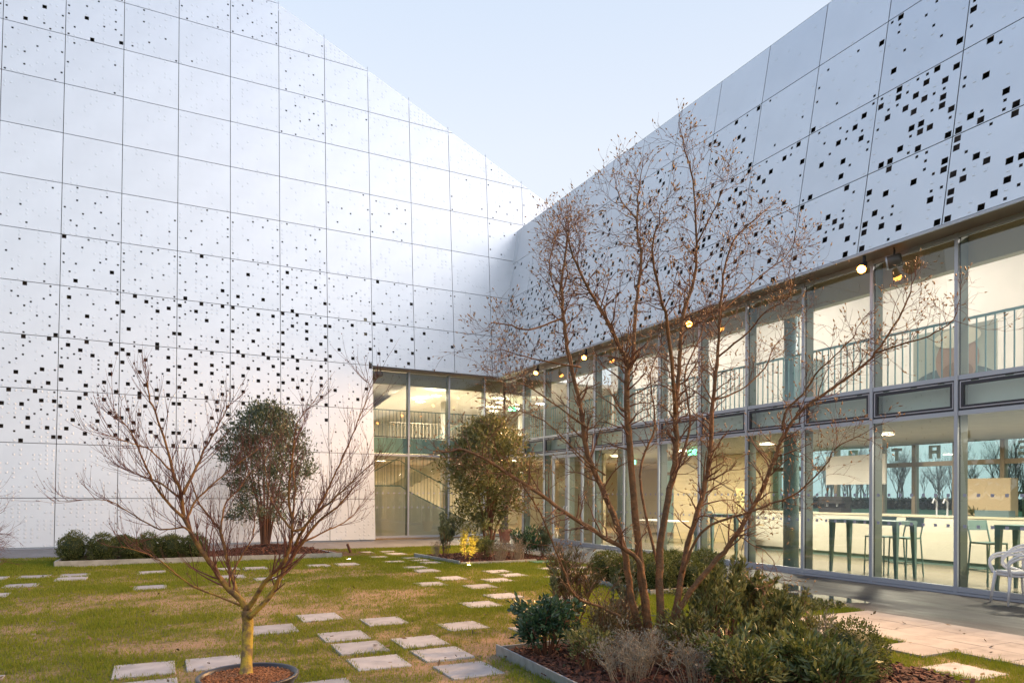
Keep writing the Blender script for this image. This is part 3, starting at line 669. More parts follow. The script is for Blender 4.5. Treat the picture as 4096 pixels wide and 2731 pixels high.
part('handrail', MB().tube([(x, Yst+.06, ztop(x)+.98) for x in (6.5, 8.05, 8.46, 9.95, 11.4)], .018, 6), M_TEAL, stc)
balm = MB().box(-.006, -.006, 0, .006, .006, .98).mesh('baluster', M_TEAL)
x = 6.55
while x < 11.4: obj('baluster', balm, stc, loc=(x, Yst+.06, ztop(x))); x += .13
# upper flight behind, rising to the right
mb = MB()
for i in range(14): mb.box(7.0+i*.3, 27.0, .9+i*.17, 7.32+i*.3, 28.3, 1.1+i*.17)
part('flight', mb, mat('dark_step', (.14, .12, .10), rough=.6), stc)
f0, f1 = (6.6, .95), (11.2, 3.5)
mb = MB(); q = [(f0[0], f0[1]-.35), (f1[0], f1[1]-.35), (f1[0], f1[1]+.15), (f0[0], f0[1]+.15)]
mb.quad(*[(a_, 26.95, b_) for a_, b_ in q]).quad(*[(a_, 26.90, b_) for a_, b_ in q][::-1])
part('stringer', mb, M_CREAM, stc)
part('handrail', MB().tube([(f0[0], 26.9, f0[1]+1.05), (f1[0], 26.9, f1[1]+1.05)], .02, 6), M_TEAL, stc)
for i in range(30):
    t = i/30; obj('baluster', balm, stc, loc=(f0[0]+(f1[0]-f0[0])*t, 26.9, f0[1]+(f1[1]-f0[1])*t+.1))
# railings on the upper floors
rl = thing('railing', 'pale blue green balustrade along the upper floor just inside the right glazing', 'railing')
part('top_rail', MB().box(12.14, -2.9, 4.60, 12.19, 23.3, 4.64), mat('rail_paint', (.22, .40, .42), rough=.4), rl)
balu = MB().box(-.009, -.009, 0, .009, .009, 1.0).mesh('baluster', MATS['rail_paint'])
y = 3.2
while y < 23.3: obj('baluster', balu, rl, loc=(12.165, y, 3.6)); y += .145
rl2 = thing('railing', 'dark slim balustrade of the upper landing behind the left corner glass', 'railing')
part('top_rail', MB().box(6.5, 24.62, 4.62, 11.9, 24.67, 4.65), M_TEAL, rl2); part('bottom_rail', MB().box(6.5, 24.62, 3.66, 11.9, 24.67, 3.69), M_BLACK, rl2)
b2 = MB().box(-.008, -.008, 0, .008, .008, .95).mesh('baluster', M_TEAL); x = 6.6
while x < 11.9: obj('baluster', b2, rl2, loc=(x, 24.645, 3.68)); x += .135
M_RAIL3 = mat('brown_grey_rail', (.30, .25, .19), rough=.5)
rl3 = thing('railing', 'second balustrade further back across the upper hall', 'railing')
part('top_rail', MB().box(8.4, 28.0, 4.55, 16, 28.04, 4.58), M_RAIL3, rl3); x = 8.45
b3 = MB().box(-.008, -.008, 0, .008, .008, .95).mesh('baluster', M_RAIL3)
while x < 15: obj('baluster', b3, rl3, loc=(x, 28.02, 3.6)); x += .16
# round columns
def column(x, y, r, z1, lab, m=M_COL):
    o = obj('round_column', MB().lathe([(0, 0), (r, 0), (r, z1), (0, z1)], (0, 0, 0), 28).mesh('round_column', m, True), loc=(x, y, .045)); tag(o, lab, 'column', 'round columns inside the glazed front')
column(12.52, 11.12, .165, 5.95, 'round teal column behind the glass in front of the counter')
column(12.52, 17.45, .165, 5.95, 'round teal column behind the glass just right of the doors')
column(12.52, 23.7, .165, 5.95, 'round teal column at the glazed inner corner of the courtyard')
column(12.52, 4.9, .165, 5.95, 'round teal column beyond the white chair at the near end of the glass')
column(11.1, 28.6, .2, 5.9, 'pale round column at the back of the upper hall', M_CEILG)
column(14.3, 27.4, .22, 5.9, 'second pale round column deeper inside the upper hall', M_CEILG)

# lamps ---------------------------------------------------------------
def area(name, loc, e, col, size, parent, rot=(0, 0, 0), shape='DISK'):
    L = bpy.data.lights.new(name, 'AREA'); L.energy = e; L.color = col; L.size = size; L.shape = shape
    o = bpy.data.objects.new(name, L); C.objects.link(o); o.location = loc; o.rotation_euler = rot; o.parent = parent; return o
WARM = (1, .88, .70)
def ceil_lamp(x, y, z, e, lab, col=WARM, r=.19):
    t = thing('ceiling_lamp', lab, 'lamp', 'round lamps in the ceilings', (x, y, z))
    obj('lamp_ring', MB().lathe([(r, 0), (r+.03, 0), (r+.03, -.03), (r, -.03)], seg=20).mesh('lamp_ring', M_CEILW), t)
    obj('diffuser', MB().lathe([(0, -.012), (r, -.012)], seg=20).mesh('diffuser', M_LAMP), t)
    area('lamp_light', (0, 0, -.05), e, col, .35, t)
E1 = 54
for i, (y, s) in enumerate(((3.4, 'off to the near end'), (6.72, 'above the near bar table'), (10.07, 'above the long counter'), (13.42, 'left of the round teal column'), (16.8, 'near the poster stand'), (20.2, 'just inside the glass doors'))):
    ceil_lamp(14.2, y, 2.995, E1, 'round glowing ceiling lamp of the ground floor, '+s)
for i, (y, s) in enumerate(((2., 'nearest bay'), (6., 'over the portrait poster'), (10., 'over the second poster'), (14, 'mid room'), (18, 'over the upper doors'), (22, 'farthest bay'))):  # added lamps above the view, lighting the upper back wall
    ceil_lamp(14.6, y, 7.595, 31, 'added unseen lamp high in the upper gallery ceiling, '+s, (1, .88, .82))
for (x, y, s) in ((9.55, 25.6, 'closest to the glass'), (9.6, 27.6, 'second from the glass'), (9.6, 29.6, 'third from the glass'), (12.6, 26.2, 'nearest the inner corner'), (13.6, 29.0, 'farthest right')):
    ceil_lamp(x, y, 5.45, 34, 'bright round lamp in the upper hall ceiling, '+s)
for (x, y, s) in ((8.5, 29.5, 'left'), (12.5, 30., 'middle'), (13.5, 26.5, 'right'), (17.5, 26.5, 'far right')):
    ceil_lamp(x, y, 3.055, 62, 'round ground floor lamp beyond the staircase, '+s, (1, .82, .58))
lsp = thing('light_strip', 'thin glowing light line under the landing above the staircase', 'lamp')
part('diffuser', MB().box(6.6, 24.60, 3.02, 11.6, 24.63, 3.045), M_STRIP, lsp)
def soffit_lamp(y, lab, x=11.42):
    t = thing('soffit_lamp', lab, 'lamp', 'amber lamps under the facade overhang', (x, y, 5.985))
    obj('bracket', MB().box(-.02, -.02, -.12, .02, .02, 0).mesh('bracket', M_BLACK), t)
    h = obj('lamp_head', MB().lathe([(0, .08), (.05, .08), (.075, -.05), (.065, -.05)], seg=18).mesh('lamp_head', M_BLACK), t); h.location = (-.03, 0, -.19); h.rotation_euler = (0, R(35), 0)
    g = obj('lamp_lens', MB().lathe([(0, -.045), (.066, -.045)], seg=18).mesh('lamp_lens', M_SODIUM), t); g.location = (-.03, 0, -.19); g.rotation_euler = (0, R(35), 0)
    g2 = obj('lamp_bulb', MB().lathe([(0, -.11), (.05, -.13), (.075, -.09), (.066, -.045)], seg=14).mesh('lamp_bulb', M_SODIUM), t); g2.location = (-.03, 0, -.19); g2.rotation_euler = (0, R(35), 0)
    L = bpy.data.lights.new('lamp_light', 'SPOT'); L.energy = 780; L.color = (1, .56, .24); L.spot_size = R(96); L.spot_blend = .7; L.shadow_soft_size = .06
    o = bpy.data.objects.new('lamp_light', L); C.objects.link(o); o.parent = t; o.location = (-.13, 0, -.33)
    o.rotation_euler = Vector((.86, 0, .50)).to_track_quat('Z', 'Y').to_euler()
for y, s in ((8.51, 'largest and nearest of the lit ones in view'), (13.14, 'behind the tall bare tree crown'), (17.82, 'third along, above the doors'), (20.84, 'closest to the inner corner'), (3.86, 'beyond the right edge of the view'), (-.8, 'last one beyond the view')):
    soffit_lamp(y, 'amber lamp under the overhang, '+s)
def speaker(x, y, lab, rz):
    t = thing('speaker', lab, 'speaker', None, (x, y, 5.78), rz)
    b_ = obj('body', MB().lathe([(0, .12), (.10, .12), (.115, .08), (.115, -.12), (.10, -.125)], seg=24).mesh('body', mat('speaker_body', (.10, .09, .08), rough=.5), True), t); b_.rotation_euler = (R(82), 0, 0)
    g = obj('grille', MB().lathe([(0, -.118), (.092, -.118)], seg=24).mesh('grille', mat('speaker_grille', (.10, .11, .13), rough=.6)), t); g.rotation_euler = (R(82), 0, 0)
    rg = obj('rim', MB().lathe([(.092, -.119), (.115, -.127), (.118, -.10)], seg=24).mesh('rim', M_ALU), t); rg.rotation_euler = (R(82), 0, 0)
    obj('bracket', MB().box(-.07, -.01, .05, -.055, .01, .22).box(.055, -.01, .05, .07, .01, .22).mesh('bracket', M_BLACK), t)
speaker(6.82, 24.0, 'round grey loudspeaker hanging under the left facade at the corner of the glazing', R(200-180))
speaker(11.6, 8.05, 'dark round loudspeaker under the overhang beside the nearest amber lamp', R(30))

# back facade of the cafe with reversed letters
bf = thing('curtain_wall', 'bronze framed rear glazing of the cafe with the fields behind it', 'glazing')
bf['kind'] = 'thing'
YB = [22.6, 20.9, 19.2, 17.5, 15.9, 14.35, 12.85, 11.93, 10.85, 9.72, 8.6, 7.3, 5.8, 4.2, 2.5, 0, -3]
for y in YB: part('mullion', MB().box(XBK, y-.05, .045, XBK+.16, y+.05, 3.0), M_BROWNFR, bf)
for ya, yb in zip(YB[1:], YB[:-1]):
    part('transom', MB().box(XBK+.01, ya+.051, 2.42, XBK+.14, yb-.051, 2.54), M_BROWNFR, bf)
    part('sill', MB().box(XBK+.01, ya+.051, .05, XBK+.14, yb-.051, .16), M_BROWNFR, bf)
    part('pane', MB().quad((XBK+.08, ya+.05, .16), (XBK+.08, yb-.05, .16), (XBK+.08, yb-.05, 3.0), (XBK+.08, ya+.05, 3.0)), M_GLASSB, bf)
M_LET = mat('frosted_letter', (.30, .36, .32), rough=.7)
def letter(rects, yl, z0, hgt, nm, lab):      # rects in unit cell, u to the right as seen from the courtyard (towards -y)
    mb = MB()
    for (a_, b_, c_, d_) in rects: mb.box(XBK+.055, yl-c_*hgt*.9, z0+b_*hgt, XBK+.075, yl-a_*hgt*.9, z0+d_*hgt)
    return mb
LE = {'A': [(0, 0, .3, 1), (.7, 0, 1, 1), (.3, .38, .7, .62), (.3, .86, .7, 1)], 'R': [(.7, 0, 1, 1), (.3, .8, .7, 1), (0, .5, .3, 1), (.3, .4, .7, .58), (.1, .0, .42, .4)],
      'E': [(.68, 0, 1, 1), (0, 0, .68, .2), (.1, .42, .68, .6), (0, .8, .68, 1)], 'T': [(0, .78, 1, 1), (.35, 0, .65, .78)], 'H': [(0, 0, .3, 1), (.7, 0, 1, 1), (.3, .38, .7, .6)]}
for ch, yl in (('E', 16.7), ('R', 13.95), ('T', 12.6), ('A', 11.55), ('E', 9.4), ('T', 8.1), ('H', 6.6)):
    part('letter', letter(LE[ch], yl, 2.62 if ch != 'T' else 2.6, .34, 'letter', ''), M_LET, bf)
# white hanging panel and doors
tag(obj('hanging_panel', MB().box(17.1, 12.1, 1.95, 17.15, 13.95, 2.75).mesh('hanging_panel', M_CEILW)), 'plain pale panel hanging above the bar counter in front of the rear windows', 'panel')

# bar counter
bar = thing('bar_counter', 'long cream bar counter running behind the glass with bottles and taps on top', 'counter', None)
def cbox(mb, x0, y0, x1, y1, z0, z1):
    i = len(mb.v); mb.v += [(x0, y0, z0), (x0+.0, y0, z0)][:0]; return mb
ya, yb = 3.0, 15.85; sx = lambda y: 16.0-.03*(y-11.8)
def slant(z0, z1, d0, d1): 
    m_ = MB(); v = []
    for z in (z0, z1): v += [(sx(ya)+d0, ya, z), (sx(ya)+d1, ya, z), (sx(yb)+d1, yb, z), (sx(yb)+d0, yb, z)]
    m_.v = v; m_.f = [(0, 3, 2, 1), (4, 5, 6, 7), (0, 1, 5, 4), (1, 2, 6, 5), (2, 3, 7, 6), (3, 0, 4, 7)]; return m_
part('front', slant(.16, 1.14, 0, .6), M_COUNTER, bar); part('plinth', slant(.046, .158, .05, .6), M_TEAL, bar); part('worktop', slant(1.142, 1.19, -.02, .66), mat('counter_top', (.55, .50, .38), rough=.3), bar)
def on_bar(y, d=.2): return (sx(y)+d, y, 1.19)
def bottle(mb, x, y, z, s=1): return mb.lathe([(0, 0), (.034*s, 0), (.034*s, .17*s), (.012*s, .22*s), (.012*s, .29*s), (0, .29*s)], (x, y, z), 10)
cf = thing('coffee_machine', 'dark steel coffee machine standing on the bar behind the round column', 'appliance', None, on_bar(12.9))
part('body', MB().box(-.2, -.35, 0, .2, .35, .12).box(-.2, -.35, .24, .2, .35, .42).box(.0, -.33, .12, .18, .33, .24), M_BLACK, cf); part('group_head', MB().lathe([(0, .24), (.03, .24), (.03, .16), (0, .16)], (-.1, .15, 0), 10).lathe([(0, .24), (.03, .24), (.03, .16), (0, .16)], (-.1, -.15, 0), 10), M_ALU, cf)
bp_ = thing('beer_tap', 'chrome twin beer taps standing on the bar counter', 'tap', None, on_bar(9.95))
part('body', MB().tube([(0, 0, 0), (0, 0, .32), (-.1, 0, .38), (-.16, 0, .28)], .02, 8).tube([(0, .25, 0), (0, .25, .32), (-.1, .25, .38), (-.16, .25, .28)], .02, 8), M_ALU, bp_)
part('tap_handle', MB().tube([(0, 0, .36), (.02, 0, .48)], .018, 6).tube([(0, .25, .36), (.02, .25, .48)], .018, 6), M_BLACK, bp_)
jar = obj('juicer', MB().lathe([(0, 0), (.11, 0), (.11, .14), (.07, .2), (.06, .32), (.035, .34), (.03, .4), (0, .4)], seg=20).mesh('juicer', M_BLACK, True), loc=on_bar(7.55, .1)); tag(jar, 'dark glass domed jar on the near part of the bar counter', 'jar')
bxx = obj('sink_box', MB().box(-.12, -.35, 0, .12, .35, .14).mesh('sink_box', mat('blue_grey_box', (.12, .17, .19), rough=.4)), loc=on_bar(8.9, .12)); tag(bxx, 'low blue grey tray box on the bar counter right of the taps', 'box')
cab = obj('tall_cabinet', MB().box(16.9, 8.95, 1.2, 17.2, 10.0, 2.05).mesh('tall_cabinet', mat('beige_board', (.42, .33, .22), rough=.6))); tag(cab, 'square beige board standing behind the bar counter', 'board')
bg_ = obj('dark_bag', MB().lathe([(0, 0), (.22, 0), (.24, .14), (.16, .3), (0, .33)], seg=12).mesh('dark_bag', M_BLACK, True), loc=on_bar(14.0)); tag(bg_, 'black bag slumped on the bar counter left of the round column', 'bag')
# palm like plant behind the bar
def spiky(name, loc, n_, ln, mleaf, lab, cat, seed, stem=.0, droop=.5, wid=.012):
    r = random.Random(seed); t = thing(name, lab, cat, None, loc); mb = MB()
    for i in range(n_):
        a_ = r.uniform(0, 6.28); e_ = r.uniform(.1, 1.45); L_n = ln*r.uniform(.7, 1.1)
        d0 = Vector((math.cos(a_)*math.cos(e_), math.sin(a_)*math.cos(e_), math.sin(e_))); sd_ = d0.cross(Vector((0, 0, 1))).normalized()*wid
        p = [Vector((0, 0, stem))+d0*(L_n*k/4)-Vector((0, 0, droop*ln*(k/4)**2*.4)) for k in range(5)]
        w_ = [.5, 1, .9, .6, .05]
        for k in range(4): mb.quad(p[k]-sd_*w_[k], p[k]+sd_*w_[k], p[k+1]+sd_*w_[k+1], p[k+1]-sd_*w_[k+1]); mb.t += [r.random()]*4
    part('fronds', mb, mleaf, t, kind='stuff')
    return t
pl_ = spiky('spiky_plant', (17.0, 9.75, 1.1), 90, .62, L_EVG, 'spiky dark palm plant behind the bar taps', 'plant', 3)
part('pot', MB().lathe([(0, -1.05), (.16, -1.05), (.2, -.0), (.0, -.02)], seg=16), M_BLACK, pl_)

# bar tables and stools
def bar_table(loc, rz, lab, L=1.5, W=.62):
    t = thing('bar_table', lab, 'table', 'tall teal bar tables', loc, rz)
    part('table_top', MB().box(-W/2, -L/2, 1.03, W/2, L/2, 1.10), M_TEAL, t)
    for a_ in (-1, 1):
        for b_ in (-1, 1):
            x0, y0 = a_*(W/2-.05), b_*(L/2-.05); mb = MB(); s0, s1 = .045, .022
            x2, y2 = a_*(W/2-.03), b_*(L/2-.03)
            mb.v = [(x2-s1, y2-s1, 0), (x2+s1, y2-s1, 0), (x2+s1, y2+s1, 0), (x2-s1, y2+s1, 0), (x0-s0, y0-s0, 1.03), (x0+s0, y0-s0, 1.03), (x0+s0, y0+s0, 1.03), (x0-s0, y0+s0, 1.03)]
            mb.f = [(0, 3, 2, 1), (4, 5, 6, 7), (0, 1, 5, 4), (1, 2, 6, 5), (2, 3, 7, 6), (3, 0, 4, 7)]
            part('leg', mb, M_TEAL, t)
    return t
def bar_stool():
    t = thing('bar_stool', '', 'stool', 'teal bar stools')
    part('seat', MB().box(-.2, -.2, .735, .2, .2, .765), M_TEAL, t)
    part('backrest', MB().obox(Vector((.265, 0, 1.06)), Vector((.008, 0, .0)), Vector((0, .2, 0)), Vector((.02, 0, .09))), M_TEAL, t)
    for b_ in (-1, 1):
        part('leg', MB().tube([(-.22, b_*.2, 0), (-.19, b_*.19, .74)], .014, 4), M_TEAL, t)
        part('leg', MB().tube([(.26, b_*.2, 0), (.19, b_*.19, .78), (.285, b_*.19, 1.15)], .014, 4), M_TEAL, t)
    part('foot_rail', MB().tube([(-.21, -.195, .26), (-.21, .195, .26), (.24, .195, .26), (.24, -.195, .26), (-.21, -.195, .26)], .011, 4), M_TEAL, t)
    return t
bar_table((12.72, 9.3, .046), 0, 'tall teal bar table inside the glass, left of the pair nearest the white chair')
bar_table((12.95, 6.2, .046), 0, 'tall teal bar table inside the glass directly behind the white chair')
bar_table((12.9, 13.6, .046), 0, 'tall teal bar table behind the trunks of the bare tree')
st0 = bar_stool(); st0.location = (13.25, 9.5, .046); st0.rotation_euler = (0, 0, R(8)); st0['label'] = 'teal bar stool tucked behind the middle table, the left one'
dup(st0, (13.25, 8.95, .046), R(-5), 'teal bar stool tucked behind the middle table, the right one')
dup(st0, (13.2, 7.35, .046), R(70), 'teal bar stool with its back turned, standing alone between two bar tables')
dup(st0, (13.45, 6.2, .046), R(5), 'teal bar stool behind the table nearest the white chair')
dup(st0, (13.1, 14.6, .046), R(40), 'teal bar stool beside the table behind the bare tree')
# cafe furniture seen through the doors
ych = thing('lounge_chair', 'yellow plastic shell chair seen through the glass left of the doors', 'chair', None, (13.4, 23.2, .045), R(150))
bm = MB(); 
for i in range(6):
    for s_ in (0,): pass
sh = [(-.22, .30), (.12, .27), (.22, .34), (.30, .72), (.34, .82)]
for (xa, za), (xb, zb) in zip(sh[:-1], sh[1:]): bm.quad((xa, -.22, za), (xb, -.22, zb), (xb, .22, zb), (xa, .22, za)).quad((xa, .22, za-.015), (xb, .22, zb-.015), (xb, -.22, zb-.015), (xa, -.22, za-.015))
part('shell', bm, M_YELLOW, ych)
for a_, b_ in ((-1, -1), (-1, 1), (1, -1), (1, 1)): part('leg', MB().tube([(a_*.2, b_*.2, 0), (a_*.1, b_*.12, .3)], .012, 5), M_WHITE, ych)
def low_table(loc, lab, m):
    t = thing('folding_table', lab, 'table', None, loc); part('table_top', MB().box(-.4, -.8, .72, .4, .8, .75), m, t)
    for b_ in (-.6, .6): part('leg', MB().tube([(-.3, b_, 0), (0, b_, .72), (.3, b_, 0)], .014, 5), M_BLACK, t)
low_table((15.2, 15.6, .045), 'low folding table behind the bare tree trunks inside the cafe', mat('beech', (.45, .34, .2), rough=.5))
low_table((15.0, 18.6, .045), 'white folding table seen through the right hand glass door', M_WHITE)
# sloped stair balustrade wall (plywood) behind the cafe glass
ply = MB(); P_ = [(17.2, 20.3, .05), (17.2, 15.9, .05), (17.2, 15.9, .6), (17.2, 20.3, 2.5)]
ply.quad(*P_).quad(*[(a_-.1, b_, c_) for a_, b_, c_ in P_][::-1]).quad(P_[3], P_[2], (17.1, 15.9, .6), (17.1, 20.3, 2.5))
sw = thing('ramp_wall', 'sloping plywood ramp wall with a slim handrail deep inside the cafe', 'ramp'); part('panel', ply, MATS['plywood'], sw)
part('handrail', MB().tube([(17.0, 20.2, 2.95), (17.0, 15.9, 1.1)], .025, 6), M_BROWNFR, sw)
tag(obj('menu_poster', MB().box(16.3, 15.95, 1.2, 16.33, 16.65, 1.85).mesh('menu_poster', M_PAPER)), 'small yellow poster with black lettering standing at the left end of the bar', 'poster')
def text(s, loc, size, m, parent, rot, nm='lettering'):
    cu = bpy.data.curves.new(nm, 'FONT'); cu.body = s; cu.size = size; cu.extrude = .002; cu.materials.append(m); cu.align_x = 'CENTER'
    tmp = bpy.data.objects.new(nm, cu); C.objects.link(tmp); bpy.context.view_layer.update(); me_ = bpy.data.meshes.new_from_object(tmp.evaluated_get(bpy.context.evaluated_depsgraph_get())); bpy.data.objects.remove(tmp)
    o = bpy.data.objects.new(nm, me_); C.objects.link(o); o.parent = parent; o.location = loc; o.rotation_euler = rot; return o
mp_ = [o for o in C.objects if o.name == 'menu_poster'][0]
text('LES MENUS', (16.29, 16.3, 1.52), .12, M_BLACK, mp_, (R(90), 0, R(-90))); text('DU THEATRE', (16.29, 16.3, 1.40), .10, M_BLACK, mp_, (R(90), 0, R(-90)))
def exit_sign(loc, lab, rz=0):
    t = thing('exit_sign', lab, 'sign', 'green exit signs', loc, rz); part('box', MB().box(-.03, -.16, -.08, .03, .16, .08), M_EXIT, t)
    part('figure', MB().box(-.033, -.03, -.05, -.031, .03, .05).box(-.033, .05, -.03, -.031, .12, .03), M_WHITE, t)
exit_sign((17.6, 12.15+1.9, 2.5), 'small green exit sign above the rear door of the cafe'); exit_sign((13.6, 15.6, 2.85), 'green exit sign hanging inside behind the bare tree')
exit_sign((13.2, 26.3, 5.2), 'green exit sign in the upper hall behind the left corner glass', R(60)); exit_sign((15.2, 20.6, 2.8), 'green exit sign above the glass doors')
# portrait boards of the upper gallery
def board(y0, y1, z0, z1, x, cols, lab):
    t = thing('photo_board', lab, 'poster', None, (x, 0, 0))
    part('sheet', MB().box(0, y0, z0, .03, y1, z1), mat('board_sheet_%d' % len(MATS), cols[0], rough=.5), t)
    for i, (cy, cz, ry, rz_, c) in enumerate(cols[1:]):
        mb = MB(); n_ = 24; Wd, Hd = y1-y0, z1-z0
        mb.v = [(-.004-.002*i, y0+Wd*min(1, max(0, cy+ry*math.cos(2*math.pi*k/n_))), z0+Hd*min(1, max(0, cz+rz_*math.sin(2*math.pi*k/n_)))) for k in range(n_)]
        mb.f = [tuple(range(n_))]
        part('print', mb, mat('print_%d' % len(MATS), c, rough=.5), t)
board(8.2, 9.95, 3.75, 5.2, 15.0, [(.40, .42, .37), (.5, .12, .55, .32, (.10, .14, .16)), (.45, .52, .26, .36, (.36, .24, .19)), (.45, .34, .19, .15, (.24, .15, .11)), (.45, .84, .28, .14, (.70, .66, .54))], 'large photo board of a bearded man in a pale cap on the upper gallery')
board(12.3, 13.6, 3.9, 5.1, 15.0, [(.42, .46, .44), (.6, .25, .3, .35, (.16, .2, .25)), (.6, .6, .12, .14, (.45, .3, .22)), (.6, .72, .12, .08, (.6, .58, .5)), (.25, .35, .14, .2, (.5, .35, .28))], 'photo board of a small figure in a white cap on the upper gallery')
board(19.4, 20.6, 3.8, 5.3, 14.4, [(.45, .36, .3), (.5, .3, .35, .3, (.12, .14, .12)), (.45, .7, .3, .22, (.55, .16, .12)), (.3, .25, .12, .2, (.5, .6, .1))], 'red and green printed board on the upper gallery near the inner corner')
dome = thing('stage_lamp', 'dark stage spotlight on a stand behind the upper right railing', 'lamp', None, (13.0, 5.9, 3.6))
part('hood', MB().lathe([(0, 1.45), (.12, 1.42), (.34, 1.12), (.34, 1.06), (0, 1.08)], seg=4), M_TEAL, dome); part('stand', MB().tube([(0, 0, 0), (0, 0, 1.1)], .035, 8), M_BLACK, dome)

# ------------------------------------------------------------------ trees beyond the building
def grow(mb, p, d, ln, r, lvl, rr, up=.25, sides=4, spread=.7, kids=3, tips=None, wig=.25, nseg=4, tmin=.3):
    pts = [Vector(p)]; rad = [r]; d = Vector(d).normalized()
    for k in range(nseg):
        d = (d+Vector((rr.uniform(-wig, wig), rr.uniform(-wig, wig), rr.uniform(-wig, wig)+up*.25))).normalized()
        pts.append(pts[-1]+d*(ln/nseg)); rad.append(r*(1-.62*(k+1)/nseg))
    mb.tube(pts, rad, sides if r > .006 else 3, cap=False)
    if tips is not None and lvl <= 1: tips.append((pts[-1], d, lvl))
    if lvl > 0:
        for k in range(kids):
            t = rr.uniform(tmin, .98)*nseg; i = min(int(t), nseg-1); q = pts[i].lerp(pts[i+1], t-i)
            ax = (pts[i+1]-pts[i]).normalized(); o = ax.orthogonal().normalized(); o.rotate(Matrix.Rotation(rr.uniform(0, 6.28), 3, ax))
            nd = (ax+o*spread*rr.uniform(.7, 1.3)+Vector((0, 0, up))).normalized()
            grow(mb, q, nd, ln*rr.uniform(.45, .72), max(rad[i]*.62, .0016), lvl-1, rr, up, sides, spread, kids, tips, wig, nseg, tmin)
M_FAR = mat('far_bark', (.10, .085, .07), rough=.9)
fars = []
for s in range(3):
    rr = random.Random(50+s); mb = MB(); grow(mb, (0, 0, 0), (0, 0, 1), 6.5, .17, 4, rr, .35, 4, .6, 5, None, .08, 4, .35); fars.append(mb.mesh('bare_tree', M_FAR))
far_lab = ['slender', 'broad', 'low', 'tall', 'leaning', 'dense', 'thin', 'forked', 'rounded', 'small']
for i in range(60):
    a_ = R(rng.uniform(42, 64)); dd = rng.uniform(112, 135); x, y = dd*math.sin(a_), dd*math.cos(a_)
    o = obj('bare_tree', fars[i % 3], loc=(x, y, 0), rot=(0, 0, rng.uniform(0, 6))); s_ = rng.uniform(.45, .85); o.scale = (s_, s_, s_)
    tag(o, 'leafless tree in the far tree line seen through the cafe windows', 'tree', 'far leafless trees beyond the cafe')
def leaves(mb, n_, fn, size, r, asp=.45, up=.3, out=None, fold=.25):
    for _ in range(n_):
        p, nrm = fn(r)
        d = Vector((r.uniform(-1, 1), r.uniform(-1, 1), r.uniform(-1, 1)+up))
        if nrm is not None: d = d+nrm*(out or .8)
        d.normalize(); s = d.orthogonal().normalized(); s.rotate(Matrix.Rotation(r.uniform(0, 6.28), 3, d)); nn = d.cross(s)
        L_n = size*r.uniform(.65, 1.25); W_ = L_n*asp
        a_ = p; b_ = p+d*L_n*.5+s*W_*.5+nn*W_*fold; c_ = p+d*L_n; e_ = p+d*L_n*.5-s*W_*.5+nn*W_*fold
        i = len(mb.v); mb.v += [tuple(a_), tuple(b_), tuple(c_), tuple(e_)]; mb.f += [(i, i+1, i+2), (i, i+2, i+3)]; q = r.random(); mb.t += [q, q, q, q]
rr = random.Random(6); mb = MB()
def ringp(r):
    while True:
        a_ = r.uniform(60, 352)
        if a_ > 66: break
    h_ = 7.5+3.5*noise.noise(Vector((a_*.12, 0, 0)))+2*noise.noise(Vector((a_*.6, 4, 0)))
    d = r.uniform(68, 80); return Vector((d*math.sin(R(a_)), d*math.cos(R(a_)), h_*r.random()**.8)), None
leaves(mb, 9000, ringp, 2.0, rr, .6)  # added unseen tree belt, darkens the low horizon mirrored in the facade
tag(obj('added_woods', mb.mesh('added_woods', leaf_mat('added_woods_leaf', (.03, .03, .02), (.07, .06, .04)))), 'added unseen belt of woods behind the viewer, darkening the facade reflections', 'woods', None, 'stuff')
rr = random.Random(5); mb = MB()
leaves(mb, 14000, lambda r: (Vector((lambda a, d: (d*math.sin(a), d*math.cos(a), r.uniform(0, 1.3)))(R(r.uniform(38, 66)), r.uniform(108, 112))), None), .5, rr)
tag(obj('hedge', mb.mesh('hedge', leaf_mat('far_hedge_leaf', (.02, .03, .018), (.05, .05, .03)))), 'dark hedge along the field beyond the cafe windows', 'hedge', None, 'stuff')
stk = thing('staked_sapling', 'young bare tree between two timber stakes outside the rear cafe window', 'tree', None, (26.0, 13.6, 0))
mb = MB(); grow(mb, (0, 0, 0), (0, 0, 1), 3.4, .04, 3, random.Random(8), .4, 4, .4, 4, None, .05); part('trunk', mb, M_FAR, stk)
part('stake', MB().box(-.5, .45, 0, -.44, .52, 1.9), M_STRAW, stk); part('stake', MB().box(-.5, -.52, 0, -.44, -.45, 1.9), M_STRAW, stk); part('stake_rail', MB().box(-.5, -.45, 1.74, -.46, .45, 1.82), M_STRAW, stk)

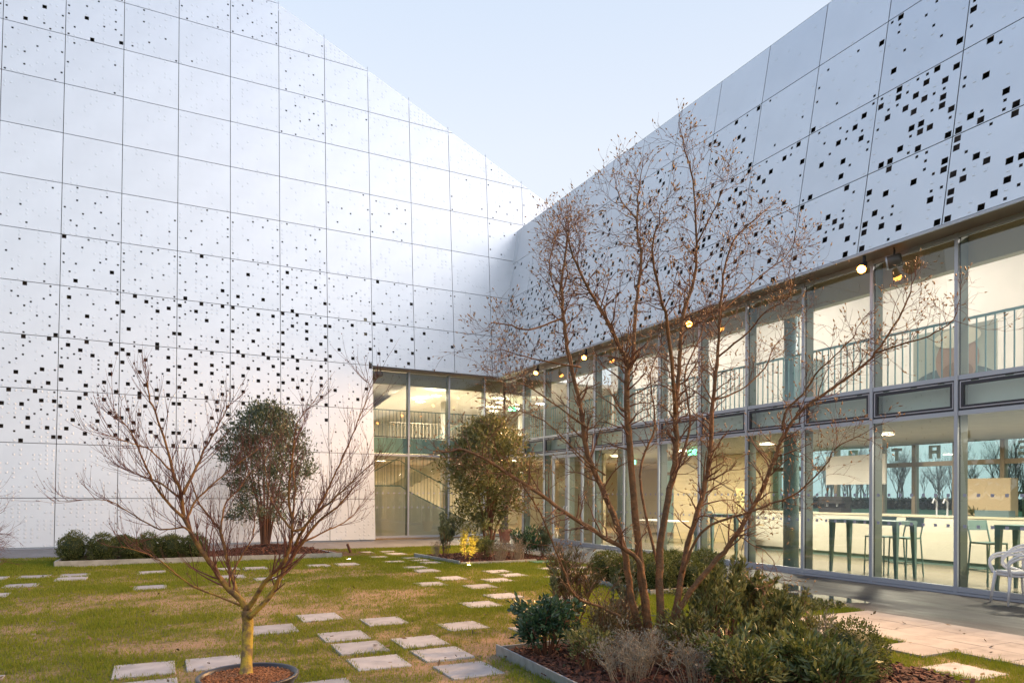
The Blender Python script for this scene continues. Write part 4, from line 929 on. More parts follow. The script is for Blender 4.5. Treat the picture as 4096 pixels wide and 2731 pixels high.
# ------------------------------------------------------------------ planted beds
def edging(pts, m, h, parent, w_=.035):
    for (x0, y0), (x1, y1) in zip(pts[:-1], pts[1:]):
        a_, b_ = Vector((x0, y0, h/2-.02)), Vector((x1, y1, h/2-.02)); d = (b_-a_); L_n = d.length; d.normalize()
        part('edging_board', MB().obox((a_+b_)/2, d*L_n/2, Vector((-d.y, d.x, 0))*w_/2, Vector((0, 0, h/2+.02))), m, parent)
def mulch_bed(poly, nchip, lab, size=.03, mm=None, z=.02, near=None):
    t = thing('planting_bed', lab, 'bed')
    mb = MB(); mb.v = [(x, y, z) for x, y in poly]; mb.f = [tuple(range(len(poly)))]
    part('soil', mb, M_SOIL, t)
    xs = [p[0] for p in poly]; ys = [p[1] for p in poly]; mb = MB(); r = random.Random(len(poly)*7+nchip)
    def ins(x, y):
        c = False; j = len(poly)-1
        for i in range(len(poly)):
            if (poly[i][1] > y) != (poly[j][1] > y) and x < (poly[j][0]-poly[i][0])*(y-poly[i][1])/(poly[j][1]-poly[i][1])+poly[i][0]: c = not c
            j = i
        return c
    k = 0
    while k < nchip:
        x, y = r.uniform(min(xs), max(xs)), r.uniform(min(ys), max(ys))
        if not ins(x, y): continue
        hz = near(x, y) if near else 0
        u = Vector((r.uniform(-1, 1), r.uniform(-1, 1), r.uniform(-.35, .35))).normalized()*size*r.uniform(.5, 1.3); v = u.cross(Vector((r.uniform(-.4, .4), r.uniform(-.4, .4), 1))).normalized()*size*r.uniform(.25, .5); w_ = u.cross(v).normalized()*size*.12
        mb.obox(Vector((x, y, z+.008+hz+r.uniform(0, .02))), u, v, w_); q = r.random(); mb.t += [q]*8; k += 1
    part('bark_mulch', mb, mm or M_MULCH, t, kind='stuff')
    return t
pA = [(-1.98, 17.66), (4.06, 17.59), (3.72, 20.0), (-1.9, 20.1)]
mound = lambda x, y: .22*math.exp(-((x-2.6)/1.1)**2-((y-19.3)/.8)**2)
tA = mulch_bed(pA, 5000, 'long bed of red bark with pale edging in front of the left facade', .045, near=mound)
edging([(-1.98, 17.64), (4.08, 17.57)], M_TIMBER, .13, tA); edging([(4.08, 17.60), (3.74, 20.0)], M_STEEL, .1, tA); edging([(-1.98, 17.67), (-1.9, 20.1)], M_STEEL, .12, tA)
mb = MB(); 
for i in range(14):
    for j in range(14):
        def zz(a_, b_): x, y = .4+a_*.34, 17.8+b_*.16; return (x, y, .012+mound(x, y))
        mb.quad(zz(i, j), zz(i+1, j), zz(i+1, j+1), zz(i, j+1))
part('soil_mound', mb, M_SOIL, tA)
pB = [(6.13, 14.83), (5.86, 17.2), (8.7, 17.6), (8.75, 14.9)]
tB = mulch_bed(pB, 2600, 'shrub bed at the inner corner of the lawn with the round crowned evergreen', .04)
edging([(6.12, 14.82), (5.86, 17.2)], M_STEEL, .09, tB); edging([(6.14, 14.80), (8.1, 14.80)], M_TIMBER, .06, tB)
pC = [(3.05, 6.36), (2.93, 2.2), (6.0, 2.2), (6.25, 4.2), (6.1, 6.4)]
tC = mulch_bed(pC, 9000, 'foreground bed of red bark holding the tall bare multi stemmed tree', .032)
edging([(3.04, 6.37), (2.92, 2.2)], M_STEEL, .10, tC, .02); edging([(3.05, 6.40), (6.1, 6.42)], M_STEEL, .07, tC, .02)
pD = [(7.0, 11.1), (7.05, 9.15), (8.7, 9.1), (8.75, 11.1)]
tD = mulch_bed(pD, 900, 'small hedge bed between the lawn and the glazed front', .04)
edging([(7.0, 11.12), (7.06, 9.14)], M_STEEL, .09, tD); edging([(7.09, 9.12), (8.74, 9.08)], M_TIMBER, .08, tD)

# box balls
def boxball(loc, r0, lab, nleaf=4600, ls=.032, group='clipped box balls', sz=1.0):
    t = thing('box_ball', lab, 'shrub', group, loc); r = random.Random(int(loc[0]*997+loc[1]*31))
    mb = MB(); ph = [r.uniform(0, 6) for _ in range(4)]
    def fn(r):
        a_ = r.uniform(0, 6.283); cz = r.uniform(-.75, 1); sxy = math.sqrt(1-cz*cz); n_ = Vector((sxy*math.cos(a_), sxy*math.sin(a_), cz))
        k = r0*(r.uniform(.62, 1.0)**.5)*(1+.14*r.random()**4)*(1+.07*math.sin(3*a_+ph[0])+.07*math.sin(5*cz*2+ph[1])+(.12 if r.random() < .05 else 0))
        return Vector((n_.x*k, n_.y*k, r0*.86*sz+n_.z*k*sz)), n_
    leaves(mb, nleaf, fn, ls, r, .55, .2, 1.1)
    part('foliage', mb, L_BOX, t, kind='stuff')
    bm = bmesh.new(); bmesh.ops.create_icosphere(bm, subdivisions=3, radius=r0*.72)
    for v in bm.verts: v.co = v.co*(1+.1*noise.noise(v.co*6)); v.co.z = v.co.z*sz+r0*.86*sz
    m_ = bpy.data.meshes.new('core'); bm.to_mesh(m_); bm.free(); m_.materials.append(L_BOX); obj('inner_twigs', m_, t)
    part('stem', MB().tube([(0, 0, -.02), (0, 0, r0)], .02, 6), M_TWIGM, t)
for i, (nx_, ny_, wd, s_) in enumerate(((290, 2255, 116, 'leftmost of the row'), (409, 2253, 106, 'second from the left in the row'), (530, 2250, 88, 'third in the row, slightly smaller'), (592, 2246, 104, 'fourth, in the middle of the row'), (686, 2243, 98, 'fifth in the row'), (779, 2240, 96, 'last on the right, beside the bark mound'))):
    g = at_z(nx_, ny_); dep = (g-CAM).dot(F2); boxball((g.x, g.y+.25, 0), wd/2*dep/F_PX*1.04, sz=1.12, lab= 'clipped box ball in the left bed, '+s_)
g = at_z(493, 2225); boxball((g.x, g.y+.1, 0), .29, 'clipped box ball half hidden behind the left row')
for (x, y, r_, s_) in ((7.35, 10.75, .30, 'back left'), (7.4, 10.1, .31, 'front left'), (7.5, 9.5, .31, 'near left'), (8.05, 10.8, .3, 'back middle'), (8.1, 10.15, .33, 'centre'), (8.15, 9.5, .32, 'near middle'), (8.75, 10.6, .3, 'back right'), (8.95, 9.9, .34, 'rightmost, next to the pavement')):
    boxball((x, y, 0), r_, 'clipped box ball behind the bare tree, '+s_, 4600, .034)
boxball((5.45, 4.15, 0), .27, 'dark box bush at the bottom edge right of the dry stalks', 4200, .024)

# generic shrub
def shrub(name, loc, rx, ry, h, n_, ls, m, lab, cat='shrub', seed=1, asp=.4, stems=7, stem_m=None, z0=.05, up=.5, upright=False, group=None, stem_r=.008, base=.25):
    t = thing(name, lab, cat, group, loc); r = random.Random(seed); mb = MB(); sm = MB(); ends = []
    for i in range(stems):
        a_ = r.uniform(0, 6.28); k = r.random()**.5*.85; e = Vector((rx*k*math.cos(a_), ry*k*math.sin(a_), h*r.uniform(.6, .98)*(1-.35*k*k)))
        b0 = Vector((e.x*base, e.y*base, 0)); mid = b0.lerp(e, .5)+Vector((r.uniform(-.04, .04), r.uniform(-.04, .04), .04*h))
        sm.tube([b0, mid, e], [stem_r, stem_r*.7, stem_r*.3], 4, False); ends.append((b0, mid, e))
        for j in range(4):
            q = r.uniform(.35, .95); s0 = b0.lerp(mid, q*2) if q < .5 else mid.lerp(e, q*2-1)
            e2 = s0+Vector((r.uniform(-.5, .5)*rx*.7, r.uniform(-.5, .5)*ry*.7, h*r.uniform(.08, .25))); sm.tube([s0, e2], [stem_r*.5, stem_r*.2], 3, False); ends.append((s0, s0.lerp(e2, .5), e2))
    def fn(r):
        b0, mid, e = ends[r.randrange(len(ends))]; q = r.uniform(.15, 1.02)**.7
        p = b0.lerp(mid, q*2) if q < .5 else mid.lerp(e, q*2-1)
        d = (e-b0).normalized() if upright else (p-Vector((0, 0, h*.35))).normalized()
        j = .035 if upright else .09
        return p+Vector((r.gauss(0, j*rx), r.gauss(0, j*ry), r.gauss(0, j*h*.6))), d
    leaves(mb, n_, fn, ls, r, asp, up, 1.0 if not upright else .7)
    part('foliage', mb, m, t, kind='stuff'); part('stems', sm, stem_m or M_TWIGM, t)
    return t
# bed C shrubs (foreground)
shrub('glossy_shrub', (3.42, 6.05, 0), .36, .36, .62, 1500, .070, L_GLO, 'glossy blue green leafy shrub at the left corner of the foreground bed', seed=2, asp=.5, stems=16, up=.1)
shrub('upright_shrub', (3.60, 6.2, 0), .10, .10, .95, 260, .055, L_EVG, 'thin upright leafy shoot rising above the glossy shrub', seed=21, asp=.4, stems=2, up=.6, upright=True)
shrub('feathery_shrub', (4.25, 6.95, 0), .36, .32, 1.05, 2600, .075, leaf_mat('feather_leaf', (.05, .055, .02), (.15, .12, .045)), 'feathery olive shrub behind the glossy one', seed=3, asp=.16, stems=16, up=.8, upright=True)
shrub('feathery_shrub', (4.65, 6.35, 0), .30, .26, .85, 1500, .06, L_EVG, 'dark leafy shrub left of the main trunks', seed=31, asp=.35, stems=10, up=.6, upright=True)
for i, (x, y, h, s_) in enumerate(((4.75, 5.15, .95, 'left of the group'), (5.15, 5.35, 1.02, 'tallest, centre of the group'), (5.6, 5.45, .86, 'behind right'), (5.45, 4.95, .72, 'front right'), (4.9, 4.7, .62, 'front left'), (5.95, 5.6, .66, 'rightmost near the grass'))):
    shrub('pittosporum_shrub', (x, y, 0), .27, .27, h, 1500, .075, L_PIT, 'upright leafy evergreen in the foreground bed, '+s_, seed=40+i, asp=.27, stems=9, up=.7, upright=True, group='upright evergreens of the foreground bed')
for i, (x, y, h, s_) in enumerate(((4.25, 4.25, .50, 'left'), (4.75, 4.1, .48, 'middle'), (4.65, 3.75, .42, 'lower'), (5.05, 4.3, .46, 'right'))):
    shrub('broadleaf_shrub', (x, y, 0), .36, .34, h, 1300, .085, leaf_mat('broad_leaf_%d' % i, (.045, .08, .022), (.20, .22, .06), .4, .6), 'low broad leaved dark green shrub at the bottom edge, '+s_, seed=60+i, asp=.3, stems=14, up=.2, group='broad leaved shrubs at the bottom edge')
shrub('dry_shrub', (3.60, 4.9, 0), .45, .42, .50, 2600, .026, M_HEBE, 'dry silvery wiry shrub with pale stalks in the foreground bed', seed=70, base=.5, asp=.4, stems=60, stem_m=M_STRAW, up=.6, upright=True, stem_r=.003)
shrub('dry_shrub', (4.0, 4.45, 0), .42, .36, .46, 1600, .024, M_HEBE, 'second silvery wiry shrub below the tree trunks', seed=71, base=.5, asp=.4, stems=30, stem_m=M_STRAW, up=.6, upright=True, stem_r=.004)
shrub('dry_shrub', (5.25, 4.3, 0), .16, .16, .72, 260, .022, M_HEBE, 'sprig of pale dry stalks beside the dark box bush', seed=72, base=.5, asp=.35, stems=12, stem_m=M_STRAW, up=.6, upright=True, stem_r=.0035)
shrub('dry_shrub', (4.15, 5.9, 0), .45, .35, .72, 700, .03, L_GREY, 'tangled brown twiggy shrub around the foot of the bare tree', seed=73, base=.5, asp=.4, stems=30, stem_m=M_TWIGM, up=.6, upright=True, stem_r=.004)
shrub('leafy_shrub', (3.9, 5.65, 0), .40, .36, .60, 1500, .055, leaf_mat('brown_green_leaf', (.06, .06, .025), (.2, .16, .08)), 'brownish green low shrub between the glossy shrub and the trunks', seed=90, asp=.3, stems=20, up=.4)
shrub('leafy_shrub', (3.45, 5.35, 0), .30, .30, .40, 900, .05, L_PIT, 'small green shrub just right of the metal edging', seed=91, asp=.35, stems=14, up=.4)
shrub('leafy_shrub', (4.35, 5.0, 0), .36, .34, .58, 1300, .06, L_EVO, 'olive shrub directly in front of the bare tree trunks', seed=92, asp=.35, stems=14, up=.4)
shrub('leafy_shrub', (5.85, 4.9, 0), .34, .34, .45, 1200, .06, L_PIT, 'spreading green shrub at the right edge of the foreground bed', seed=93, asp=.3, stems=14, up=.4)
shrub('leafy_shrub', (4.15, 4.1, 0), .34, .3, .42, 1300, .06, L_PIT, 'green shrub at the very bottom of the view left of the broad leaved ones', seed=94, asp=.3, stems=14, up=.4)
# bed B shrubs
shrub('upright_shrub', (6.45, 16.6, 0), .34, .32, 1.15, 1700, .075, L_EVG, 'dark upright shrub at the left end of the corner bed', seed=80, asp=.35, stems=9, up=.6, upright=True)
shrub('golden_shrub', (6.55, 15.35, 0), .24, .22, .78, 700, .075, L_YEL, 'bright yellow variegated shrub lit by a ground spotlight', seed=81, asp=.35, stems=8, up=.4)
shrub('leafy_shrub', (7.0, 15.45, 0), .36, .3, .62, 1100, .07, L_PIT, 'green leafy shrub between the yellow shrub and the grey twigs', seed=82, asp=.4, stems=9, up=.4)
shrub('dry_shrub', (7.25, 15.1, 0), .34, .3, .6, 700, .03, L_GREY, 'grey brown twiggy bush in the corner bed, left one', seed=83, base=.5, asp=.3, stems=40, stem_m=M_STRAW, up=.7, upright=True, stem_r=.006)
shrub('dry_shrub', (7.75, 15.1, 0), .34, .3, .62, 700, .03, L_GREY, 'grey brown twiggy bush in the corner bed, right one', seed=84, base=.5, asp=.3, stems=40, stem_m=M_STRAW, up=.7, upright=True, stem_r=.006)
shrub('laurel_shrub', (8.25, 15.5, 0), .42, .4, .85, 2000, .085, L_GLO, 'dark laurel shrub at the right end of the corner bed', seed=85, asp=.4, stems=12, up=.3)
shrub('laurel_shrub', (8.75, 15.6, 0), .36, .34, .78, 1400, .085, L_EVG, 'second dark shrub next to the laurel, nearest the pavement', seed=86, asp=.4, stems=10, up=.3)
shrub('dry_shrub', (6.1, 16.3, 0), .25, .25, .5, 400, .03, L_GREY, 'small grey dry plant at the foot of the dark upright shrub', seed=87, asp=.3, stems=24, stem_m=M_STRAW, up=.7, upright=True, stem_r=.005)
# potted shaggy palm in terracotta by the glazing
pt = spiky('potted_palm', (10.1, 20.6, 1.6), 120, .75, L_EVO, 'shaggy stemmed palm in a terracotta pot on the pavement by the corner glass', 'plant', 12, droop=1.2)
part('pot', MB().lathe([(0, -1.55), (.15, -1.55), (.21, -1.2), (.24, -1.2), (.24, -1.12), (.2, -1.12), (.19, -1.16), (0, -1.16)], seg=24), M_TERRA, pt); part('trunk', MB().tube([(0, 0, -1.2), (0, 0, -.5), (.02, 0, .1)], [.12, .10, .09], 8), mat('shaggy_trunk', (.22, .19, .16), rough=.95, col2=(.1, .08, .07), nscale=20, bump=1, bscale=30), pt)

# evergreen trees
def evergreen(loc, H, r0, z_lo, m, nleaf, ls, lab, seed, lean=0, cone=False):
    t = thing('evergreen_tree', lab, 'tree', None, loc); r = random.Random(seed); sm = MB()
    for i in range(9):
        a_ = r.uniform(0, 6.28); k = r.uniform(.1, .75)
        e = Vector((r0*k*math.cos(a_), r0*k*math.sin(a_), H*r.uniform(.6, .92))); b0 = Vector((.07*math.cos(a_), .07*math.sin(a_), -.02))
        m1 = b0.lerp(e, .35); m1.x *= .6; m1.y *= .6; sm.tube([b0, m1, b0.lerp(e, .7), e], [.035, .026, .016, .006], 6, False)
        for j in range(7):
            q = r.uniform(.3, .95); s0 = m1.lerp(e, q); aa = r.uniform(0, 6.28)
            sm.tube([s0, s0+Vector((math.cos(aa)*.3, math.sin(aa)*.3, .18)), s0+Vector((math.cos(aa)*.5, math.sin(aa)*.5, .42))], [.009, .006, .003], 3, False)
    mb = MB(); H0 = z_lo; Hc = H-H0
    clumps = []
    for i in range(210):
        q = r.random(); z = H0+Hc*(q**.85); f = (z-H0)/Hc
        prof_ = (max(0, 1-((f-.36)/.66)**2)**.55) if f > .36 else (.62+.38*f/.36)
        a_ = r.uniform(0, 6.28); rr_ = r0*prof_*(r.random()**.42)*r.uniform(.85, 1.06)*(1+.13*noise.noise(Vector((math.cos(a_)*1.3, math.sin(a_)*1.3, z*1.4+seed))))
        clumps.append((Vector((rr_*math.cos(a_)+lean*f, rr_*math.sin(a_), z)), r.uniform(.09, .18)))
    for i in range(26):  # lower straggly sprays
        a_ = r.uniform(0, 6.28); rr_ = r0*r.uniform(.25, .8); clumps.append((Vector((rr_*math.cos(a_), rr_*math.sin(a_), H0-r.uniform(0, .25)*Hc)), r.uniform(.07, .13)))
    def fn(r):
        c, s = clumps[r.randrange(len(clumps))]; o = Vector((r.gauss(0, s), r.gauss(0, s), r.gauss(0, s*.85))); return c+o, (c-Vector((0, 0, H*.4))).normalized()
    leaves(mb, nleaf, fn, ls, r, .36, .1, .7)
    part('trunk', sm, M_TWIGM, t); part('crown', mb, m, t, kind='stuff')
evergreen((2.50, 19.55, .1), 3.72, 1.22, 1.35, L_EVG, 15000, .10, 'tall rounded dark evergreen tree on the bark mound in the left bed', 1)
evergreen((7.55, 16.4, 0), 3.45, 1.12, 1.25, L_EVO, 13000, .115, 'rounded olive evergreen tree in the corner bed, warm lit', 2)

# ground cover strip and lawn grass
r = random.Random(4); mb = MB()
def gc(r):
    while True:
        x, y = r.uniform(7.3, 8.83), r.uniform(6.75, 9.05)
        if x > 8.84-(y-6.75)*.02 and 0: continue
        if (x-7.3) > (9.05-y)*.0 and y < 6.8+(x-7.5)*.0+ (1.9 if x < 7.4 else 0): continue
        return Vector((x, y, r.uniform(.0, .09)*noise.noise(Vector((x*2, y*2, 1)))+r.uniform(.01, .07))), None
leaves(mb, 5200, gc, .055, r, .7, .5)
tag(obj('ground_cover', mb.mesh('ground_cover', L_GC)), 'low ivy like ground cover mixed with dead leaves beside the pavement', 'plants', None, 'stuff')

print('grass')
rs = np.random.RandomState(3)
def in_slab(x, y, m=.0):
    k = np.zeros(len(x), bool)
    for (cx, cy) in SL: k |= (abs(x-cx) < .25-m) & (abs(y-cy) < .25-m)
    for yy, x0, h in ROWS: k |= (x > x0+m) & (x < GX) & (abs(y-yy) < h/2-m*0)
    return k
def in_poly(x, y, poly):
    c = np.zeros(len(x), bool); j = len(poly)-1
    for i in range(len(poly)):
        xi, yi = poly[i]; xj, yj = poly[j]
        c ^= ((yi > y) != (yj > y)) & (x < (xj-xi)*(y-yi)/(yj-yi+1e-12)+xi); j = i
    return c
LT = np.array(lt).reshape(ny, nx)
def dry_at(x, y):
    i = np.clip(((x+9)/(GX+9)*(nx-1)).astype(int), 0, nx-1); j = np.clip(((y-1.2)/(GY-1.2)*(ny-1)).astype(int), 0, ny-1); return LT[j, i]
N = 1500000
yy = 2.6+(GY-2.6)*rs.rand(N)**1.55; xx = -9+(GX+9)*rs.rand(N)
# keep what the lawn can show to a viewer near the photograph's position
ang = np.arctan2(xx, yy); keep = (ang > R(-20)) & (ang < R(74))
dr = dry_at(xx, yy); keep &= rs.rand(N) < np.clip(1.05-1.15*dr, .16, 1)
keep &= ~in_slab(xx, yy, .03+.03*rs.rand(N))
for P_ in (pA, pB, pC, pD): keep &= ~in_poly(xx, yy, P_)
keep &= ~((xx > 7.3) & (xx < 8.84) & (yy > 6.9) & (yy < 9.05))
xx, yy, dr = xx[keep], yy[keep], dr[keep]
n_ = len(xx); print('blades', n_)
if n_ > 430000: xx, yy, dr = xx[:430000], yy[:430000], dr[:430000]; n_ = 430000
hh = (.016+.034*rs.rand(n_))*(1.25-dr*.75)*(1+.5*(rs.rand(n_) < .04)); aa = rs.rand(n_)*6.283; ww = .0022+.0016*rs.rand(n_)+.00022*yy
dx, dy = np.cos(aa)*ww, np.sin(aa)*ww; lx, ly = (rs.rand(n_)-.5)*hh*1.1, (rs.rand(n_)-.5)*hh*1.1
V = np.zeros((n_, 3, 3)); V[:, 0] = np.c_[xx-dx, yy-dy, np.full(n_, -.004)]; V[:, 1] = np.c_[xx+dx, yy+dy, np.full(n_, -.004)]; V[:, 2] = np.c_[xx+lx, yy+ly, hh]
me = bpy.data.meshes.new('grass'); me.vertices.add(n_*3); me.vertices.foreach_set('co', V.ravel()); me.loops.add(n_*3); me.loops.foreach_set('vertex_index', np.arange(n_*3))
me.polygons.add(n_); me.polygons.foreach_set('loop_start', np.arange(0, n_*3, 3)); me.polygons.foreach_set('loop_total', np.full(n_, 3)); me.update()
a = me.attributes.new('tint', 'FLOAT', 'POINT'); a.data.foreach_set('value', np.repeat(np.clip(rs.rand(n_)*.6+dr*.55, 0, 1), 3)); me.materials.append(M_GRASS)
tag(obj('grass', me), 'patchy short grass blades growing across the lawn', 'grass', None, 'stuff')
# flattened straw on the bare patches
N2 = 240000; yy = 2.6+(GY-2.6)*rs.rand(N2)**1.8; xx = -9+(GX+9)*rs.rand(N2); dr = dry_at(xx, yy); ang = np.arctan2(xx, yy)
keep = (ang > R(-20)) & (ang < R(74)) & (rs.rand(N2) < .15+dr*1.1) & ~in_slab(xx, yy, .02)
for P_ in (pA, pB, pC, pD): keep &= ~in_poly(xx, yy, P_)
xx, yy = xx[keep][:90000], yy[keep][:90000]; n_ = len(xx); aa = rs.rand(n_)*6.283; L_ = .012+.03*rs.rand(n_); ww = .0012+.0001*yy
V = np.zeros((n_, 3, 3)); c_, s_ = np.cos(aa), np.sin(aa)
V[:, 0] = np.c_[xx-s_*ww, yy+c_*ww, np.full(n_, .004)]; V[:, 1] = np.c_[xx+s_*ww, yy-c_*ww, np.full(n_, .004)]; V[:, 2] = np.c_[xx+c_*L_, yy+s_*L_, .004+.014*rs.rand(n_)]
me = bpy.data.meshes.new('straw'); me.vertices.add(n_*3); me.vertices.foreach_set('co', V.ravel()); me.loops.add(n_*3); me.loops.foreach_set('vertex_index', np.arange(n_*3))
me.polygons.add(n_); me.polygons.foreach_set('loop_start', np.arange(0, n_*3, 3)); me.polygons.foreach_set('loop_total', np.full(n_, 3)); me.update()
a = me.attributes.new('tint', 'FLOAT', 'POINT'); a.data.foreach_set('value', np.repeat(rs.rand(n_), 3)); me.materials.append(leaf_mat('straw_blade', (.38, .27, .14), (.16, .10, .05), .8, .2, .1))
tag(obj('straw', me), 'flattened dead straw lying over the worn patches of the lawn', 'straw', None, 'stuff')
r = random.Random(19); mb = MB()
for i in range(420):
    x, y = r.uniform(-3, 8.7), 3.0+(r.random()**1.6)*13
    if dryness(x, y) > .75 or any(in_poly(np.array([x]), np.array([y]), P_)[0] for P_ in (pA, pB, pC, pD)) or in_slab(np.array([x]), np.array([y]), -.02)[0]: continue
    for k in range(r.randrange(8, 26)):
        a_ = r.uniform(0, 6.28); h_ = r.uniform(.03, .075); q = r.uniform(0, .035); b_ = Vector((x+q*math.cos(a_), y+q*math.sin(a_), -.004)); w_ = Vector((-math.sin(a_), math.cos(a_), 0))*.0022
        t_ = b_+Vector((math.cos(a_)*h_*.6, math.sin(a_)*h_*.6, h_)); m_ = b_.lerp(t_, .55)+Vector((0, 0, h_*.12)); i0 = len(mb.v)
        mb.v += [tuple(b_-w_), tuple(b_+w_), tuple(m_+w_*.7), tuple(m_-w_*.7), tuple(t_)]; mb.f += [(i0, i0+1, i0+2, i0+3), (i0+3, i0+2, i0+4)]; mb.t += [r.uniform(0, .5)]*5
tag(obj('grass_tufts', mb.mesh('grass_tufts', M_GRASS)), 'longer grass tufts scattered over the lawn', 'grass', None, 'stuff')
# fallen leaves
r = random.Random(9); mb = MB()
for i in range(330):
    x, y = r.uniform(-2.5, 8.7), 3.2+(r.random()**1.3)*14
    if y < 9 and r.random() < .5: x = r.uniform(2, 8.7)
    s_ = r.uniform(.02, .045); c_ = Vector((x, y, .03+r.uniform(0, .01))); u = Vector((r.uniform(-1, 1), r.uniform(-1, 1), r.uniform(-.3, .3))).normalized()*s_; v = u.cross(Vector((r.uniform(-.5, .5), r.uniform(-.5, .5), 1))).normalized()*s_*.45
    i0 = len(mb.v); mb.v += [tuple(c_-u), tuple(c_+v+Vector((0, 0, .006))), tuple(c_+u+Vector((0, 0, .008))), tuple(c_-v)]; mb.f += [(i0, i0+1, i0+2), (i0, i0+2, i0+3)]; q = r.random(); mb.t += [q]*4
tag(obj('leaf_litter', mb.mesh('leaf_litter', M_DEAD)), 'scattered curled dead leaves lying on the lawn and slabs', 'leaves', None, 'stuff')
# pebbles / clods
mb = MB()
for i in range(260):
    x, y = r.uniform(-3, 6), 4.5+(r.random()**1.4)*11
    if dryness(x, y) < .45: continue
    s_ = r.uniform(.006, .022); mb.obox(Vector((x, y, .004)), Vector((s_, r.uniform(-.4, .4)*s_, 0)), Vector((0, s_*.8, r.uniform(-.3, .3)*s_)), Vector((r.uniform(-.3, .3)*s_, 0, s_*.5)))
tag(obj('pebbles', mb.mesh('pebbles', mat('clod', (.34, .25, .17), rough=.9))), 'small stones and soil clods on the bare patches of the lawn', 'stones', None, 'stuff')
# ground spot lights
def uplight(loc, lab, e, tgt, col=(1, .70, .30)):
    t = thing('ground_spotlight', lab, 'lamp', 'ground spotlights in the lawn', loc)
    obj('housing', MB().lathe([(0, .0), (.05, 0), (.055, .02), (.045, .025)], seg=16).mesh('housing', M_BLACK), t); obj('lamp_lens', MB().lathe([(0, .024), (.044, .024)], seg=16).mesh('lamp_lens', mat('spot_glow', (1, .8, .5), emit=(1, .75, .4), estr=25)), t)
    L = bpy.data.lights.new('lamp_light', 'SPOT'); L.energy = e; L.color = col; L.spot_size = R(50); L.spot_blend = .6; L.shadow_soft_size = .03
    o = bpy.data.objects.new('lamp_light', L); C.objects.link(o); o.parent = t; o.location = (0, 0, .05); o.rotation_euler = (Vector(loc)-Vector(tgt)).to_track_quat('Z', 'Y').to_euler()
uplight((6.24, 14.55, 0), 'small lit ground spotlight in front of the yellow shrub', 22, (6.6, 15.5, .5))
uplight((4.12, 16.98, 0), 'small lit ground spotlight near the left bed corner', 20, (2.9, 19.5, 2.2), (1, .8, .6))
tag(obj('leaning_post', MB().tube([(4.60, 18.76, 0), (4.50, 18.76, .26)], .035, 8).mesh('leaning_post', mat('rust_post', (.12, .05, .03), rough=.8))), 'short rusty brown stake leaning in the grass near the left bed', 'post')

# ------------------------------------------------------------------ bare trees
def smooth(pts, k=5):
    out = []; n_ = len(pts)
    for i in range(n_-1):
        p0, p1, p2, p3 = pts[max(i-1, 0)], pts[i], pts[i+1], pts[min(i+2, n_-1)]
        for j in range(k):
            t = j/k; out.append(.5*((2*p1)+(p2-p0)*t+(2*p0-5*p1+4*p2-p3)*t*t+(3*p1-p0-3*p2+p3)*t*t*t))
    out.append(pts[-1]); return out
def limb_pts(px, D0, D1):
    n_ = len(px); L_ = [0]
    for a_, b_ in zip(px[:-1], px[1:]): L_.append(L_[-1]+math.hypot(b_[0]-a_[0], b_[1]-a_[1]))
    return [at_d(x, y, D0+(D1-D0)*l_/L_[-1]) for (x, y), l_ in zip(px, L_)]
def bare_tree(limbs, t, m_limb, m_twig, rr, twn, twl, lvl, up, spread, kids, tips, wig=.25, t0=.3, names='limb', jit=.004, endf=.75):
    tw = MB()
    for (px, D0, D1, r0_, r1_, dens) in limbs:
        P = smooth(limb_pts(px, D0, D1)); n_ = len(P)
        P = [P[0]]+[p+Vector((rr.gauss(0, jit), rr.gauss(0, jit), rr.gauss(0, jit*.5))) for p in P[1:]]
        rad = [(r0_+(r1_-r0_)*(i/(n_-1))**.8)*(1+.05*rr.uniform(-1, 1)) for i in range(n_)]
        part(names, MB().tube(P, rad, 10 if r0_ > .02 else 6, True), m_limb, t, True)
        L_n = sum((P[i+1]-P[i]).length for i in range(n_-1)); nt_ = int(twn*L_n*dens)
        for k in range(nt_):
            q = (t0+(1-t0)*(k+rr.random())/nt_)*(n_-1); i = min(int(q), n_-2); p = P[i].lerp(P[i+1], q-i)
            ax = (P[i+1]-P[i]).normalized(); o = ax.orthogonal().normalized(); o.rotate(Matrix.Rotation(rr.uniform(0, 6.28), 3, ax))
            nd = (ax*.8+o*spread*rr.uniform(.7, 1.5)+Vector((0, 0, up))).normalized()
            grow(tw, p, nd, twl*rr.uniform(.5, 1.2), max(.0027, min(rad[i]*.42, .010)), lvl, rr, up, 4, spread, kids, tips, wig)
        grow(tw, P[-1], (P[-1]-P[-2]), twl*endf, r1_*.9, lvl, rr, up, 4, spread*.7, kids+1, tips, wig)
    part('twigs', tw, m_twig, t, True, 'stuff')
def buds(tips, t, m, rr, ln, rw, prob=1.):
    mb = MB()
    for p, d, lv_ in tips:
        if rr.random() > prob: continue
        L_n = ln*rr.uniform(.6, 1.3)*(1.15 if lv_ == 1 else 1); mb.tube([p, p+d*L_n*.2, p+d*L_n*.55, p+d*L_n], [rw*.4, rw, rw*.8, rw*.1], 4, False)
    part('buds', mb, m, t, True, 'stuff')
